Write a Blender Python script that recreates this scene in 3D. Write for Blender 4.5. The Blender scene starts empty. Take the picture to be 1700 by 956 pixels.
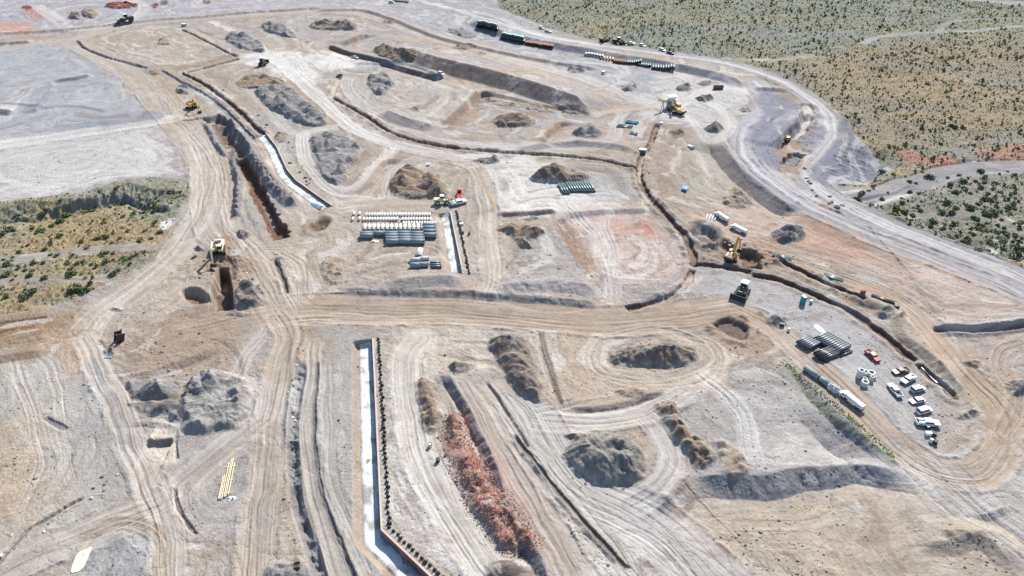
import bpy, bmesh, math, random, time
import numpy as np
from mathutils import Vector, Matrix
T0 = time.time()
R = math.radians
# ------------------------------------------------------------------ camera, sky, sun, exposure
scn = bpy.context.scene
CAM_H = 130.0; PITCH = 35.2; FPX = 1133.3; CX, CY = 850.0, 478.0
cd = bpy.data.cameras.new('camera'); cam = bpy.data.objects.new('camera', cd)
scn.collection.objects.link(cam); scn.camera = cam
cam.location = (0, 0, CAM_H); cam.rotation_euler = (R(90 - PITCH), 0, 0)
cd.sensor_width = 36; cd.lens = 24.0; cd.clip_start = 1.0; cd.clip_end = 30000
SUN_AZ, SUN_EL = 25.0, 40.0            # azimuth measured from +Y (away) towards +X
world = bpy.data.worlds.new('World'); scn.world = world; world.use_nodes = True
nt = world.node_tree; bg = nt.nodes['Background']
sky = nt.nodes.new('ShaderNodeTexSky'); sky.sky_type = 'NISHITA'; sky.sun_disc = False
sky.sun_elevation = R(SUN_EL); sky.sun_rotation = R(SUN_AZ); sky.air_density = 1.0; sky.dust_density = 0.6; sky.ozone_density = 1.5
nt.links.new(sky.outputs[0], bg.inputs[0]); bg.inputs[1].default_value = 0.098
sd = bpy.data.lights.new('sun', 'SUN'); sd.energy = 4.4; sd.angle = R(0.53); sd.color = (1.0, 0.94, 0.85)
so = bpy.data.objects.new('sun', sd); scn.collection.objects.link(so)
sv = Vector((math.sin(R(SUN_AZ))*math.cos(R(SUN_EL)), math.cos(R(SUN_AZ))*math.cos(R(SUN_EL)), math.sin(R(SUN_EL))))
so.rotation_euler = sv.to_track_quat('Z', 'Y').to_euler(); so.location = (0, 0, 200)
scn.view_settings.view_transform = 'Standard'; scn.view_settings.look = 'None'
scn.view_settings.gamma = 1; scn.view_settings.exposure = 1.10; scn.view_settings.use_curve_mapping = False

# ------------------------------------------------------------------ photograph measurements -> ground points
SP, CP = math.sin(R(PITCH)), math.cos(R(PITCH))
VH = CY - FPX*math.tan(R(PITCH))
def G(x, y, z=0.0):
    """surveyed position (x, y of the photograph) to a point of the ground plane at height z"""
    H = CAM_H - z
    zc = FPX*H/(CP*(np.asarray(y, float) - VH))
    return (np.asarray(x, float) - CX)*zc/FPX, (zc - H*SP)/CP
def G2(x, y, z=0.0):
    a, b = G(x, y, z); return float(a), float(b)
def to_px(X, Y, z=0.0):
    H = CAM_H - z
    zc = Y*CP + H*SP
    return CX + X/zc*FPX, VH + FPX*H/(CP*zc)
def lin(c):
    c = np.asarray(c, float)/255.0
    return np.where(c <= 0.04045, c/12.92, ((c + 0.055)/1.055)**2.4)
KALB = 0.43
def alb(*c): return lin(c)*KALB

# ------------------------------------------------------------------ numpy noise
rng = np.random.RandomState(7)
TB = rng.rand(256, 256).astype(np.float32)
def vn(x, y, seed=0):
    x = np.asarray(x, np.float64) + seed*17.37; y = np.asarray(y, np.float64) + seed*9.71
    xi = np.floor(x).astype(np.int64); yi = np.floor(y).astype(np.int64)
    fx = x - xi; fy = y - yi
    fx = fx*fx*(3-2*fx); fy = fy*fy*(3-2*fy)
    x0 = xi & 255; x1 = (xi+1) & 255; y0 = yi & 255; y1 = (yi+1) & 255
    a = TB[x0, y0]; b = TB[x1, y0]; c = TB[x0, y1]; d = TB[x1, y1]
    return ((a*(1-fx)+b*fx)*(1-fy) + (c*(1-fx)+d*fx)*fy)*2-1
def fbm(x, y, o=4, seed=0, g=0.5):
    r = 0; a = 1; t = 0
    for i in range(o):
        r = r + a*vn(x*2**i*1.03 + i*5.1*y*0, y*2**i*1.03, seed+i*3); t += a; a *= g
    return r/t*1.5
def sst(e0, e1, x):
    t = np.clip((x-e0)/(e1-e0), 0, 1); return t*t*(3-2*t)
def smooth_line(pts, n=6, closed=False):
    p = [np.array(q, float) for q in pts]
    if len(p) < 3: return np.array(p)
    out = []
    m = len(p)
    for i in range(m if closed else m-1):
        if closed: a, b, c, d = p[(i-1) % m], p[i], p[(i+1) % m], p[(i+2) % m]
        else: a, b, c, d = p[max(i-1, 0)], p[i], p[i+1], p[min(i+2, m-1)]
        for k in range(n):
            t = k/n
            out.append(0.5*((2*b) + (c-a)*t + (2*a-5*b+4*c-d)*t*t + (3*b-a-3*c+d)*t**3))
    if not closed: out.append(p[-1])
    return np.array(out)
def gline(pts, sm=True, closed=False):
    q = np.array(pts, float)
    X, Y = G(q[:, 0], q[:, 1]); w = np.stack([X, Y], 1)
    return smooth_line(w, 5, closed) if sm else w
def pdist(w, X, Y):
    """signed distance (left +), arclength along, total length"""
    best = np.full(X.shape, 1e18); sd_ = np.zeros(X.shape); ss = np.zeros(X.shape); L = 0.0
    for i in range(len(w)-1):
        ax, ay = w[i]; dx, dy = w[i+1]-w[i]; l2 = dx*dx+dy*dy
        if l2 < 1e-9: continue
        l = math.sqrt(l2)
        t = ((X-ax)*dx + (Y-ay)*dy)/l2
        tc = np.clip(t, 0, 1)
        ex = X-ax-tc*dx; ey = Y-ay-tc*dy
        d2 = ex*ex+ey*ey
        m = d2 < best
        best = np.where(m, d2, best)
        sg = np.where(dx*(Y-ay)-dy*(X-ax) >= 0, 1.0, -1.0)
        sd_ = np.where(m, sg, sd_); ss = np.where(m, L+tc*l, ss); L += l
    return sd_*np.sqrt(best), ss, L
def inside(w, X, Y):
    c = np.zeros(X.shape, bool); n = len(w)
    for i in range(n):
        x0, y0 = w[i]; x1, y1 = w[(i+1) % n]
        if y0 == y1: continue
        c ^= ((y0 > Y) != (y1 > Y)) & (X < (x1-x0)*(Y-y0)/(y1-y0)+x0)
    return c
def polyd(w, X, Y):
    """distance inside (+) / outside (-) of a closed polygon"""
    d, _, _ = pdist(np.vstack([w, w[:1]]), X, Y)
    return np.where(inside(w, X, Y), np.abs(d), -np.abs(d))

# ------------------------------------------------------------------ object helpers
def mat(name, col, rough=0.85, metal=0.0, noise=None, scale=3.0, bump=0.0, attr=None, spec=0.3, coat=0.0):
    m = bpy.data.materials.new(name); m.use_nodes = True
    t = m.node_tree; b = t.nodes['Principled BSDF']
    b.inputs['Roughness'].default_value = rough; b.inputs['Metallic'].default_value = metal
    b.inputs['Specular IOR Level'].default_value = spec
    b.inputs['Coat Weight'].default_value = coat
    col = list(col)
    tc = t.nodes.new('ShaderNodeTexCoord')
    if attr:
        ca = t.nodes.new('ShaderNodeVertexColor'); ca.layer_name = attr; src = ca.outputs[0]
    else:
        rgb = t.nodes.new('ShaderNodeRGB'); rgb.outputs[0].default_value = (*col, 1); src = rgb.outputs[0]
    if noise:
        nz = t.nodes.new('ShaderNodeTexNoise'); nz.inputs['Scale'].default_value = scale; nz.inputs['Detail'].default_value = 6
        t.links.new(tc.outputs['Object'], nz.inputs['Vector'])
        mr = t.nodes.new('ShaderNodeMapRange'); mr.inputs[1].default_value = 0.3; mr.inputs[2].default_value = 0.7
        mr.inputs[3].default_value = 1-noise; mr.inputs[4].default_value = 1+noise
        t.links.new(nz.outputs[0], mr.inputs[0])
        mx = t.nodes.new('ShaderNodeVectorMath'); mx.operation = 'SCALE'
        t.links.new(src, mx.inputs[0]); t.links.new(mr.outputs[0], mx.inputs['Scale']); src = mx.outputs[0]
        if bump:
            bp = t.nodes.new('ShaderNodeBump'); bp.inputs['Strength'].default_value = 1.0; bp.inputs['Distance'].default_value = bump
            t.links.new(nz.outputs[0], bp.inputs['Height']); t.links.new(bp.outputs[0], b.inputs['Normal'])
    t.links.new(src, b.inputs['Base Color'])
    return m
class MB:
    """collects primitives and links them as one mesh object"""
    def __init__(s): s.v = []; s.f = []
    def add(s, vs, fs, M=None):
        o = len(s.v)
        s.v += [tuple(M @ Vector(v)) if M else tuple(v) for v in vs]; s.f += [[o+i for i in f] for f in fs]; return s
    def box(s, c, d, M=None, taper=(1, 1), shift=(0, 0), bev=0.0):
        x, y, z = c; a, b, h = d[0]/2, d[1]/2, d[2]/2; tx, ty = taper; sx, sy = shift
        if bev > 0:
            k = bev; vs = []
            def ring(zz, aa, bb, ox=0, oy=0):
                return [(x+ox+px, y+oy+py, zz) for px, py in ((-aa+k, -bb), (aa-k, -bb), (aa, -bb+k), (aa, bb-k), (aa-k, bb), (-aa+k, bb), (-aa, bb-k), (-aa, -bb+k))]
            vs = ring(z-h, a, b) + ring(z+h-k, a*tx, b*ty, sx, sy) + ring(z+h, a*tx-k*.8, b*ty-k*.8, sx, sy)
            fs = [list(range(7, -1, -1)), list(range(16, 24))]
            for r in range(2):
                for i in range(8): fs.append([r*8+i, r*8+(i+1) % 8, r*8+8+(i+1) % 8, r*8+8+i])
            return s.add(vs, fs, M)
        vs = [(x-a, y-b, z-h), (x+a, y-b, z-h), (x+a, y+b, z-h), (x-a, y+b, z-h),
              (x+sx-a*tx, y+sy-b*ty, z+h), (x+sx+a*tx, y+sy-b*ty, z+h), (x+sx+a*tx, y+sy+b*ty, z+h), (x+sx-a*tx, y+sy+b*ty, z+h)]
        return s.add(vs, [[3, 2, 1, 0], [4, 5, 6, 7], [0, 1, 5, 4], [1, 2, 6, 5], [2, 3, 7, 6], [3, 0, 4, 7]], M)
    def prism(s, prof, y0, y1, M=None):
        """profile in x-z extruded along y"""
        n = len(prof)
        vs = [(x, y0, z) for x, z in prof] + [(x, y1, z) for x, z in prof]
        fs = [list(range(n)), list(range(2*n-1, n-1, -1))] + [[i+n, (i+1) % n+n, (i+1) % n, i] for i in range(n)]
        return s.add(vs, fs, M)
    def cyl(s, p0, p1, r, n=10, r1=None, cap=True, M=None):
        p0 = Vector(p0); p1 = Vector(p1); r1 = r if r1 is None else r1
        q = (p1-p0).to_track_quat('Z', 'Y'); vs = []
        for p, rr in ((p0, r), (p1, r1)):
            for i in range(n):
                a = 2*math.pi*i/n; vs.append(p + q @ Vector((rr*math.cos(a), rr*math.sin(a), 0)))
        fs = [[i, (i+1) % n, (i+1) % n+n, i+n] for i in range(n)]
        if cap: fs += [list(range(n-1, -1, -1)), list(range(n, 2*n))]
        return s.add(vs, fs, M)
    def tube(s, p0, p1, r, ri, n=14, M=None):
        p0 = Vector(p0); p1 = Vector(p1); q = (p1-p0).to_track_quat('Z', 'Y'); vs = []
        for p in (p0, p1):
            for rr in (r, ri):
                for i in range(n):
                    a = 2*math.pi*i/n; vs.append(p + q @ Vector((rr*math.cos(a), rr*math.sin(a), 0)))
        fs = []
        for i in range(n):
            j = (i+1) % n
            fs += [[i, j, 2*n+j, 2*n+i], [n+j, n+i, 3*n+i, 3*n+j], [j, i, n+i, n+j], [2*n+i, 2*n+j, 3*n+j, 3*n+i]]
        return s.add(vs, fs, M)
    def build(s, name, m, parent=None, smooth=False):
        me = bpy.data.meshes.new(name); me.from_pydata([tuple(v) for v in s.v], [], s.f); me.update()
        if m: me.materials.append(m)
        if smooth: me.polygons.foreach_set('use_smooth', [True]*len(me.polygons))
        o = bpy.data.objects.new(name, me); scn.collection.objects.link(o)
        if parent: o.parent = parent
        return o
def tag(o, label, cat, group=None, kind=None):
    o['label'] = label; o['category'] = cat
    if group: o['group'] = group
    if kind: o['kind'] = kind
    return o
def thing(name, label, cat, group=None):
    o = bpy.data.objects.new(name, None); scn.collection.objects.link(o); o.empty_display_size = 0.5
    return tag(o, label, cat, group)
KIDS = {}
def kids(o):
    if o.name not in KIDS: KIDS[o.name] = [c for c in scn.collection.objects if c.parent == o]
    return KIDS[o.name]
def dup(o, label=None, group=None):
    def cp(a, par):
        c = a.copy(); scn.collection.objects.link(c)
        if par: c.parent = par
        for k in kids(a): cp(k, c)
        return c
    c = cp(o, None)
    if label: c['label'] = label
    if group: c['group'] = group
    return c
def np_mesh(name, V, Q, m, colors=None, smooth=True):
    me = bpy.data.meshes.new(name)
    nf, k = Q.shape
    me.vertices.add(len(V)); me.vertices.foreach_set('co', np.ascontiguousarray(V, np.float32).ravel())
    me.loops.add(nf*k); me.loops.foreach_set('vertex_index', np.ascontiguousarray(Q, np.int32).ravel())
    me.polygons.add(nf); me.polygons.foreach_set('loop_start', np.arange(0, nf*k, k, dtype=np.int32))
    me.update(calc_edges=True)
    if colors is not None:
        ca = me.color_attributes.new('tint', 'FLOAT_COLOR', 'POINT')
        ca.data.foreach_set('color', np.hstack([colors, np.ones((len(V), 1))]).astype(np.float32).ravel())
    if smooth: me.polygons.foreach_set('use_smooth', np.ones(nf, bool))
    me.materials.append(m)
    o = bpy.data.objects.new(name, me); scn.collection.objects.link(o)
    return o
# ------------------------------------------------------------------ the ground: a height and a base colour for every point
GREY = alb(186, 183, 181); TAN = alb(198, 183, 165); SAND = alb(206, 190, 172); PALE = alb(234, 229, 223)
WHITE = alb(250, 247, 242); BROWN = alb(158, 134, 116); PINK = alb(204, 184, 170); SLATE = alb(168, 168, 176)
DKGREY = alb(150, 148, 152); RED = alb(178, 92, 74); OCHRE = alb(182, 163, 122); SAGE = alb(160, 159, 138); TAUPE = alb(186, 170, 156)
COOL = alb(186, 190, 197); ASH = alb(176, 173, 170)

class Field:
    def __init__(s, X, Y):
        s.sh = X.shape
        s.X = X.ravel().astype(np.float64); s.Y = Y.ravel().astype(np.float64)
        s.Z = np.zeros_like(s.X)
        s.C = np.tile(TAN, (s.X.size, 1)); s.cls = np.zeros(s.X.size, np.int8)
        s.rough = np.ones_like(s.X)*0.35          # how strong small relief is
        s.spx = 1.0/(0.00628*1.0*(np.clip(to_px(s.X, s.Y)[1], -315, 3000)+321))  # metres per photograph pixel
        a = fbm(s.X/14, s.Y/14, 3, 1); b = fbm(s.X/14, s.Y/14, 3, 2)
        s.wx = a; s.wy = b
        s.n1 = fbm(s.X/5, s.Y/5, 3, 4); s.n2 = fbm(s.X/30, s.Y/30, 3, 5)
        s.lines = []
    def sel(s, w, pad):
        x0, y0 = w.min(0)-pad; x1, y1 = w.max(0)+pad
        return np.nonzero((s.X > x0) & (s.X < x1) & (s.Y > y0) & (s.Y < y1))[0]
    def blend(s, i, col, a):
        a = np.clip(a, 0, 1)[:, None]; s.C[i] = s.C[i]*(1-a) + col*a
    def zone(s, pts, col, soft=3.0, amt=1.0, warp=2.0, cls=None, dz=0.0, dw=4.0, rough=None, sm=True):
        w = gline(pts, sm, True); i = s.sel(w, soft+dw+warp*2)
        if not len(i): return
        x = s.X[i]+s.wx[i]*warp; y = s.Y[i]+s.wy[i]*warp
        d = polyd(w, x, y)
        a = sst(-soft, soft, d + s.n1[i]*soft*0.8)
        if col is not None: s.blend(i, col, a*amt)
        if dz: s.Z[i] += dz*sst(-dw, 0, d)
        if cls is not None: s.cls[i] = np.where(d > 0, cls, s.cls[i])
        if rough is not None: s.rough[i] = s.rough[i]*(1-a)+rough*a
    def road(s, pts, w_, col, amt=0.8, streak=0.5, cls=None, edge=0.0, soft=None, rut=0.06, cut=0.0, warp=0.8):
        w = gline(pts); hw = w_/2; s.lines.append(gline(pts)[::3]); soft = soft or max(1.0, w_*0.18); i = s.sel(w, hw+soft+2+abs(cut)*2)
        if not len(i): return
        x = s.X[i]+s.wx[i]*warp; y = s.Y[i]+s.wy[i]*warp
        d, t, L = pdist(w, x, y); ad = np.abs(d)
        ends = sst(-1, 5, t)*sst(-1, 5, L-t) if L > 12 else 1
        a = sst(hw+soft, hw-soft, ad + s.n1[i]*soft*0.5)*np.where((t < 0.01) | (t > L-0.01), 0.5, 1)
        sp = s.spx[i]
        k1 = vn(d*0.55, t*0.018, 11); k2 = vn(d*1.5, t*0.03, 12); k3 = vn(d*3.6, t*0.05, 13)
        f2 = sst(0.45, 0.22, sp); f3 = sst(0.25, 0.15, sp)
        st = (k1*0.5+k2*0.45*f2+k3*0.35*f3)
        a2 = np.clip(a*amt*(0.75+0.35*st*streak*2), 0, 1)
        s.blend(i, col, a2)
        s.C[i] *= (1+0.24*streak*st*a)[:, None]
        f1 = sst(0.5, 0.28, sp)
        for j in range(int(min(4, 1+w_//4))):      # paired wheel ruts wandering along the track
            cc = hw*0.85*vn(t*0.017+j*7.3, t*0+j*3.1, 14+j)
            for o_ in (-.95, .95):
                bd = np.exp(-((d-cc-o_)/.30)**2)*f1*a
                s.C[i] *= (1+(0.13 if j % 2 else -0.15)*bd*streak)[:, None]; s.Z[i] -= 0.09*bd
        if rut: s.Z[i] += a*rut*(k2*f2*1.3+k3*f3)
        if cls == 1: edge = max(edge, 0.3)
        if edge: s.Z[i] += edge*(1+0.8*vn(t/1.6, d/1.2, 15))*np.exp(-((ad-hw-0.6)/0.7)**2)*ends*(0.6+0.6*s.n1[i])
        if cut: s.Z[i] -= cut*sst(hw+abs(cut)*1.8, hw, ad)*ends
        s.rough[i] = s.rough[i]*(1-a)+0.12*a
        if cls is not None: s.cls[i] = np.where((ad < hw), cls, s.cls[i])
    def scarp(s, pts, up=1.5, down=0.0, w_=2.0, L=14.0, face=None, famt=0.8, taper=6.0, warp=0.5, rill=0.0, sm=True):
        w = gline(pts, sm); s.lines.append(w[::3] if sm else w); i = s.sel(w, L*3.0+w_)
        if not len(i): return
        x = s.X[i]+s.wx[i]*warp; y = s.Y[i]+s.wy[i]*warp
        d, t, LL = pdist(w, x, y)
        tp = sst(0, taper, t)*sst(0, taper, LL-t)
        q = np.clip(1+d/w_, 0, 1)
        z = np.where(d >= 0, up*np.exp(-d/L), np.where(d > -w_, -down+(up+down)*q, -down*np.exp(-np.clip(-d-w_, 0, None)/min(L, 7.0))))
        if rill: z = z + rill*vn(t/1.1, d*0.2, 21)*sst(-w_, -w_*0.6, d)*sst(0.3, -w_*0.3, d)
        s.Z[i] += z*tp
        if face is not None:
            a = sst(-w_-0.5, -w_+0.3, d)*sst(0.8, 0.0, d)*tp
            s.blend(i, face, a*famt*(0.85+0.3*s.n1[i]))
    def trench(s, pts, w_=2.5, depth=1.5, floor=None, wall=None, side=0.4, spoil=0.0, spoilw=2.5, scol=None, taper=1.5, warp=0.35, sm=True, amt=0.9):
        if w_ < 4: depth *= 0.55; side *= 0.6; w_ = w_*0.55+0.25
        s.lines.append(gline(pts)[::3])
        w = gline(pts, sm); hw = w_/2; i = s.sel(w, hw+side+spoilw*2+2)
        if not len(i): return
        x = s.X[i]+s.wx[i]*warp; y = s.Y[i]+s.wy[i]*warp
        d, t, LL = pdist(w, x, y); ad = np.abs(d)
        tp = sst(0, taper, t)*sst(0, taper, LL-t)
        ad = np.clip(ad+0.22*min(w_, 4)*vn(t/1.7, d*0.1+2.0, 32)+0.12*vn(t/0.6, d*0.1, 33), 0, None)
        a = sst(hw+side, hw, ad)
        s.Z[i] -= depth*a*tp*(1+0.15*s.n1[i])
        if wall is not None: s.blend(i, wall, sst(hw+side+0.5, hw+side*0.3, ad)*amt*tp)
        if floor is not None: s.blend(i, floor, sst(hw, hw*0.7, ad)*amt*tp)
        if spoil:
            e = np.exp(-((ad-hw-side-spoilw*0.6)/(spoilw*0.45))**2)*tp
            s.Z[i] += e*spoil*(0.55+0.7*vn(t/2.2, d*0.3, 31))
            if scol is not None: s.blend(i, scol, e*0.7)
    def berm(s, pts, w_=3.0, h=1.0, col=None, amt=0.7, lump=0.5, taper=3.0, warp=0.6):
        w = gline(pts); hw = w_/2; i = s.sel(w, hw+2)
        if not len(i): return
        x = s.X[i]+s.wx[i]*warp; y = s.Y[i]+s.wy[i]*warp
        d, t, LL = pdist(w, x, y); ad = np.abs(d)
        tp = sst(0, taper, t)*sst(0, taper, LL-t)
        lum = 1+lump*vn(t/2.5, d/2.5, 41)+lump*0.5*vn(t/0.9, d/0.9, 42)
        e = np.clip(1-ad/hw, 0, 1)*tp
        s.Z[i] += h*np.minimum(e*1.25, 1)*lum
        if col is not None: s.blend(i, col, sst(0, 0.5, e)*amt)
    def swirl(s, cx, cy, rx, ry, amt=0.16, lam=1.6, rot=0.0, seed=0):
        """oval tyre tracks round a centre"""
        x0, y0 = G2(cx, cy); sx = rx/(0.00628*(cy+321)); sy = ry/(0.1147*(0.00628*(cy+321))**2)
        i = np.nonzero((abs(s.X-x0) < sx*1.3) & (abs(s.Y-y0) < sy*1.3))[0]
        if not len(i): return
        x = (s.X[i]-x0)+s.wx[i]*1.5; y = (s.Y[i]-y0)+s.wy[i]*1.5
        u = x*math.cos(rot)+y*math.sin(rot); v = -x*math.sin(rot)+y*math.cos(rot)
        r = np.sqrt((u/sx)**2+(v/sy)**2); th = np.arctan2(v/sy, u/sx)
        m = sst(1.12, 0.9, r)*sst(0.05, 0.25, r)
        lr = r*min(sx, sy)
        n = vn(lr/lam, th*0.9, 50+seed)+0.7*vn(lr/lam*2.3, th*1.2, 51+seed)*sst(0.35, 0.2, s.spx[i])
        s.C[i] *= (1+amt*n*m)[:, None]; s.Z[i] += 0.07*n*m

def desert_tex(F, i):
    x, y = F.X[i], F.Y[i]
    a = fbm(x/45, y/25, 4, 61); b = fbm(x/18, y/12, 4, 62); c = vn(x/2.2, y/2.2, 63)
    col = SAGE*np.ones((len(i), 1))
    k = sst(-0.1, 0.5, a+b*0.45)[:, None]; col = col*(1-k)+OCHRE*k
    k = sst(0.15, 0.6, b-a*0.5)[:, None]*0.6; col = col*(1-k)+alb(168, 164, 158)*k
    return col*(1+0.10*c+0.10*vn(x/0.9, y/0.9, 64))[:, None]

RIGHT_DESERT = [(790, -60), (830, 14), (900, 44), (985, 68), (1060, 84), (1130, 92), (1200, 103), (1262, 128), (1320, 158), (1375, 178), (1400, 205), (1425, 232), (1470, 262), (1482, 275),
                (1440, 292), (1395, 305), (1400, 325), (1450, 352), (1520, 385), (1620, 424), (1700, 447), (2000, 540), (2600, 560), (3000, 560), (3000, -190), (1700, -190), (680, -190), (740, -100)]
LEFT_DESERT = [(-500, 372), (-200, 360), (0, 340), (60, 334), (130, 325), (200, 306), (262, 298), (308, 304), (318, 325), (300, 345), (268, 388), (262, 412), (255, 435), (205, 457), (165, 482), (120, 500), (60, 510), (0, 522), (-300, 560), (-500, 580)]

def flow_distance(F):
    """distance to the nearest track or cut line: machines drive along them, so their passes follow it"""
    X = F.X.reshape(F.sh)[::5, ::5]; Y = F.Y.reshape(F.sh)[::5, ::5]; D = np.full(X.shape, 1e9)
    for w in F.lines:
        for i in range(len(w)-1):
            ax, ay = w[i]; dx, dy = w[i+1]-w[i]; t = np.clip(((X-ax)*dx+(Y-ay)*dy)/(dx*dx+dy*dy+1e-9), 0, 1)
            np.minimum(D, (X-ax-t*dx)**2+(Y-ay-t*dy)**2, out=D)
    D = np.sqrt(D)
    r = np.arange(F.sh[0])/5.0; c = np.arange(F.sh[1])/5.0
    j = np.clip(r.astype(int), 0, D.shape[0]-2); i = np.clip(c.astype(int), 0, D.shape[1]-2)
    b = np.clip(r-j, 0, 1)[:, None]; a = np.clip(c-i, 0, 1)[None, :]
    J, I = np.meshgrid(j, i, indexing='ij')
    return ((D[J, I]*(1-a)+D[J, I+1]*a)*(1-b)+(D[J+1, I]*(1-a)+D[J+1, I+1]*a)*b).ravel()

def terrain(X, Y):
    F = Field(X, Y); X = F.X; Y = F.Y
    # broad colour variation of graded fill
    k = sst(-0.35, 0.45, F.n2 + 0.5*F.wx)[:, None]; F.C = F.C*(1-k*0.75) + GREY*k*0.75
    k = sst(0.15, 0.7, fbm(X/22, Y/22, 3, 8))[:, None]; F.C = F.C*(1-k*0.45) + PINK*k*0.45
    # graded pads
    F.zone([(-500, 90), (0, 78), (110, 76), (170, 110), (235, 185), (262, 240), (290, 290), (200, 302), (130, 322), (0, 338), (-500, 380)], COOL, 8, 0.9, 3, rough=0.12)
    F.zone([(0, 232), (150, 220), (258, 214), (285, 285), (180, 305), (60, 330), (-60, 340)], PALE, 6, 0.6)
    F.zone([(140, 66), (290, 45), (395, 95), (310, 118), (215, 90)], TAN, 6, 0.7)
    F.zone([(250, -20), (480, -30), (820, -20), (900, 60), (1020, 100), (1110, 130), (1090, 165), (900, 100), (700, 45), (560, 18), (400, 28), (230, 40), (-100, 60), (-100, -20)], alb(190, 188, 196), 10, 0.8, 4)
    F.zone([(700, 20), (860, 75), (1000, 105), (1100, 122), (1230, 150), (1180, 230), (1080, 200), (1060, 150), (900, 95), (720, 50)], COOL, 8, 0.7, 3)
    F.zone([(1100, 122), (1240, 142), (1225, 215), (1180, 250), (1130, 205), (1080, 190)], PALE, 8, 0.55, 3)
    F.zone([(430, 85), (560, 88), (600, 110), (540, 120), (520, 140), (450, 118), (400, 100)], WHITE, 6, 0.8, 3)
    F.zone([(590, 130), (700, 120), (790, 150), (735, 210), (640, 195)], alb(206, 198, 186), 5, 0.7)
    F.zone([(795, 275), (880, 262), (985, 290), (1040, 335), (960, 352), (830, 350)], WHITE, 4, 0.75, 2)
    F.zone([(930, 275), (1030, 290), (1060, 335), (985, 332)], GREY, 5, 0.8)
    F.zone([(930, 355), (1060, 350), (1130, 400), (1145, 450), (1050, 480), (985, 455)], alb(222, 200, 188), 6, 0.8, 3)
    F.zone([(990, 362), (1080, 366), (1085, 395), (1010, 400)], alb(222, 178, 160), 5, 0.7, 3)
    F.zone([(1062, 366), (1090, 370), (1080, 384)], alb(196, 120, 100), 3, 0.6, 2)
    F.zone([(1100, 205), (1190, 230), (1230, 300), (1200, 345), (1130, 350), (1080, 310), (1075, 255)], alb(186, 166, 150), 6, 0.8, 3)
    F.zone([(1150, 235), (1200, 240), (1210, 320), (1165, 330), (1135, 290)], alb(196, 192, 178), 5, 0.7)
    F.zone([(1150, 345), (1290, 350), (1420, 390), (1600, 450), (1800, 540), (1800, 590), (1560, 550), (1480, 480), (1340, 420), (1200, 400)], alb(214, 186, 166), 10, 0.75, 4)
    for q in ([(1330, 370), (1420, 395), (1470, 425), (1380, 430)], [(1460, 430), (1540, 440), (1560, 480), (1490, 470)], [(1540, 440), (1610, 450), (1600, 490)]):
        F.zone(q, alb(214, 164, 140), 7, 0.6, 3)
    F.zone([(1330, 455), (1440, 440), (1560, 420), (1720, 470), (1720, 560), (1560, 545), (1500, 500)], alb(204, 196, 190), 14, 0.45, 3)
    F.zone([(1190, 470), (1290, 468), (1400, 515), (1480, 560), (1560, 640), (1585, 700), (1560, 760), (1500, 752), (1440, 690), (1330, 600), (1240, 530)], alb(200, 198, 200), 5, 0.85, 2, rough=0.1)
    F.zone([(1180, 620), (1300, 606), (1360, 650), (1420, 710), (1470, 765), (1380, 780), (1200, 790), (1140, 750), (1120, 690)], alb(190, 186, 182), 6, 0.9, 2, rough=0.15)
    F.zone([(1260, 745), (1370, 740), (1450, 760), (1400, 775), (1290, 775)], PALE, 6, 0.6)
    F.zone([(905, 560), (990, 545), (1010, 620), (1080, 640), (1180, 600), (1200, 560), (1150, 530), (1230, 560), (1260, 600), (1160, 650), (1080, 665), (940, 680)], alb(212, 190, 168), 6, 0.8, 3)
    F.zone([(1180, 520), (1250, 530), (1300, 590), (1260, 590), (1200, 565)], alb(190, 164, 146), 5, 0.6, 2)
    F.zone([(1110, 860), (1300, 822), (1520, 805), (1700, 800), (2000, 900), (2000, 1200), (1150, 1200), (1090, 960)], alb(204, 188, 168), 6, 0.95, 2, rough=0.15)
    F.zone([(1290, 870), (1420, 850), (1500, 880), (1400, 960), (1250, 960)], alb(202, 184, 164), 10, 0.6, 4)
    F.zone([(1530, 700), (1590, 690), (1630, 720), (1600, 770), (1540, 765)], alb(204, 186, 160), 5, 0.6)
    F.zone([(1540, 740), (1800, 780), (1800, 960), (1640, 900), (1560, 860)], alb(208, 206, 204), 14, 0.6, 4)
    F.zone([(930, 880), (1040, 850), (1120, 956), (1160, 1100), (1000, 1100)], PALE, 10, 0.6, 4)
    F.zone([(640, 545), (760, 540), (815, 560), (810, 600), (760, 590), (700, 630), (660, 600)], alb(232, 218, 200), 6, 0.8, 3)
    F.zone([(650, 640), (700, 620), (720, 760), (790, 900), (860, 1000), (760, 1010), (690, 850), (655, 740)], PALE, 6, 0.8, 3)
    F.zone([(740, 800), (810, 900), (850, 1000), (760, 1000)], WHITE, 6, 0.8, 3)
    F.zone([(0, 580), (110, 590), (180, 700), (230, 830), (120, 900), (0, 930), (-300, 960), (-300, 560)], alb(200, 196, 186), 6, 0.8, 3, rough=0.15)
    F.zone([(-60, 720), (50, 700), (80, 780), (40, 860), (-80, 900)], alb(210, 186, 160), 8, 0.8, 3)
    F.zone([(100, 590), (160, 640), (210, 740), (215, 820), (150, 780), (110, 680)], alb(186, 184, 180), 5, 0.7, 2)
    F.zone([(290, 740), (450, 640), (470, 800), (430, 900), (300, 880)], alb(196, 193, 190), 6, 0.8, 3, rough=0.1)
    F.zone([(500, 545), (600, 545), (600, 780), (640, 900), (560, 960), (500, 800), (490, 640)], alb(194, 190, 184), 4, 0.8, 2, rough=0.1)
    F.zone([(470, 545), (540, 540), (545, 600), (480, 600)], alb(186, 158, 130), 4, 0.7, 2)
    F.zone([(190, 520), (330, 510), (400, 545), (330, 620), (230, 620), (190, 580)], alb(182, 158, 136), 5, 0.8, 3)
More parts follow.
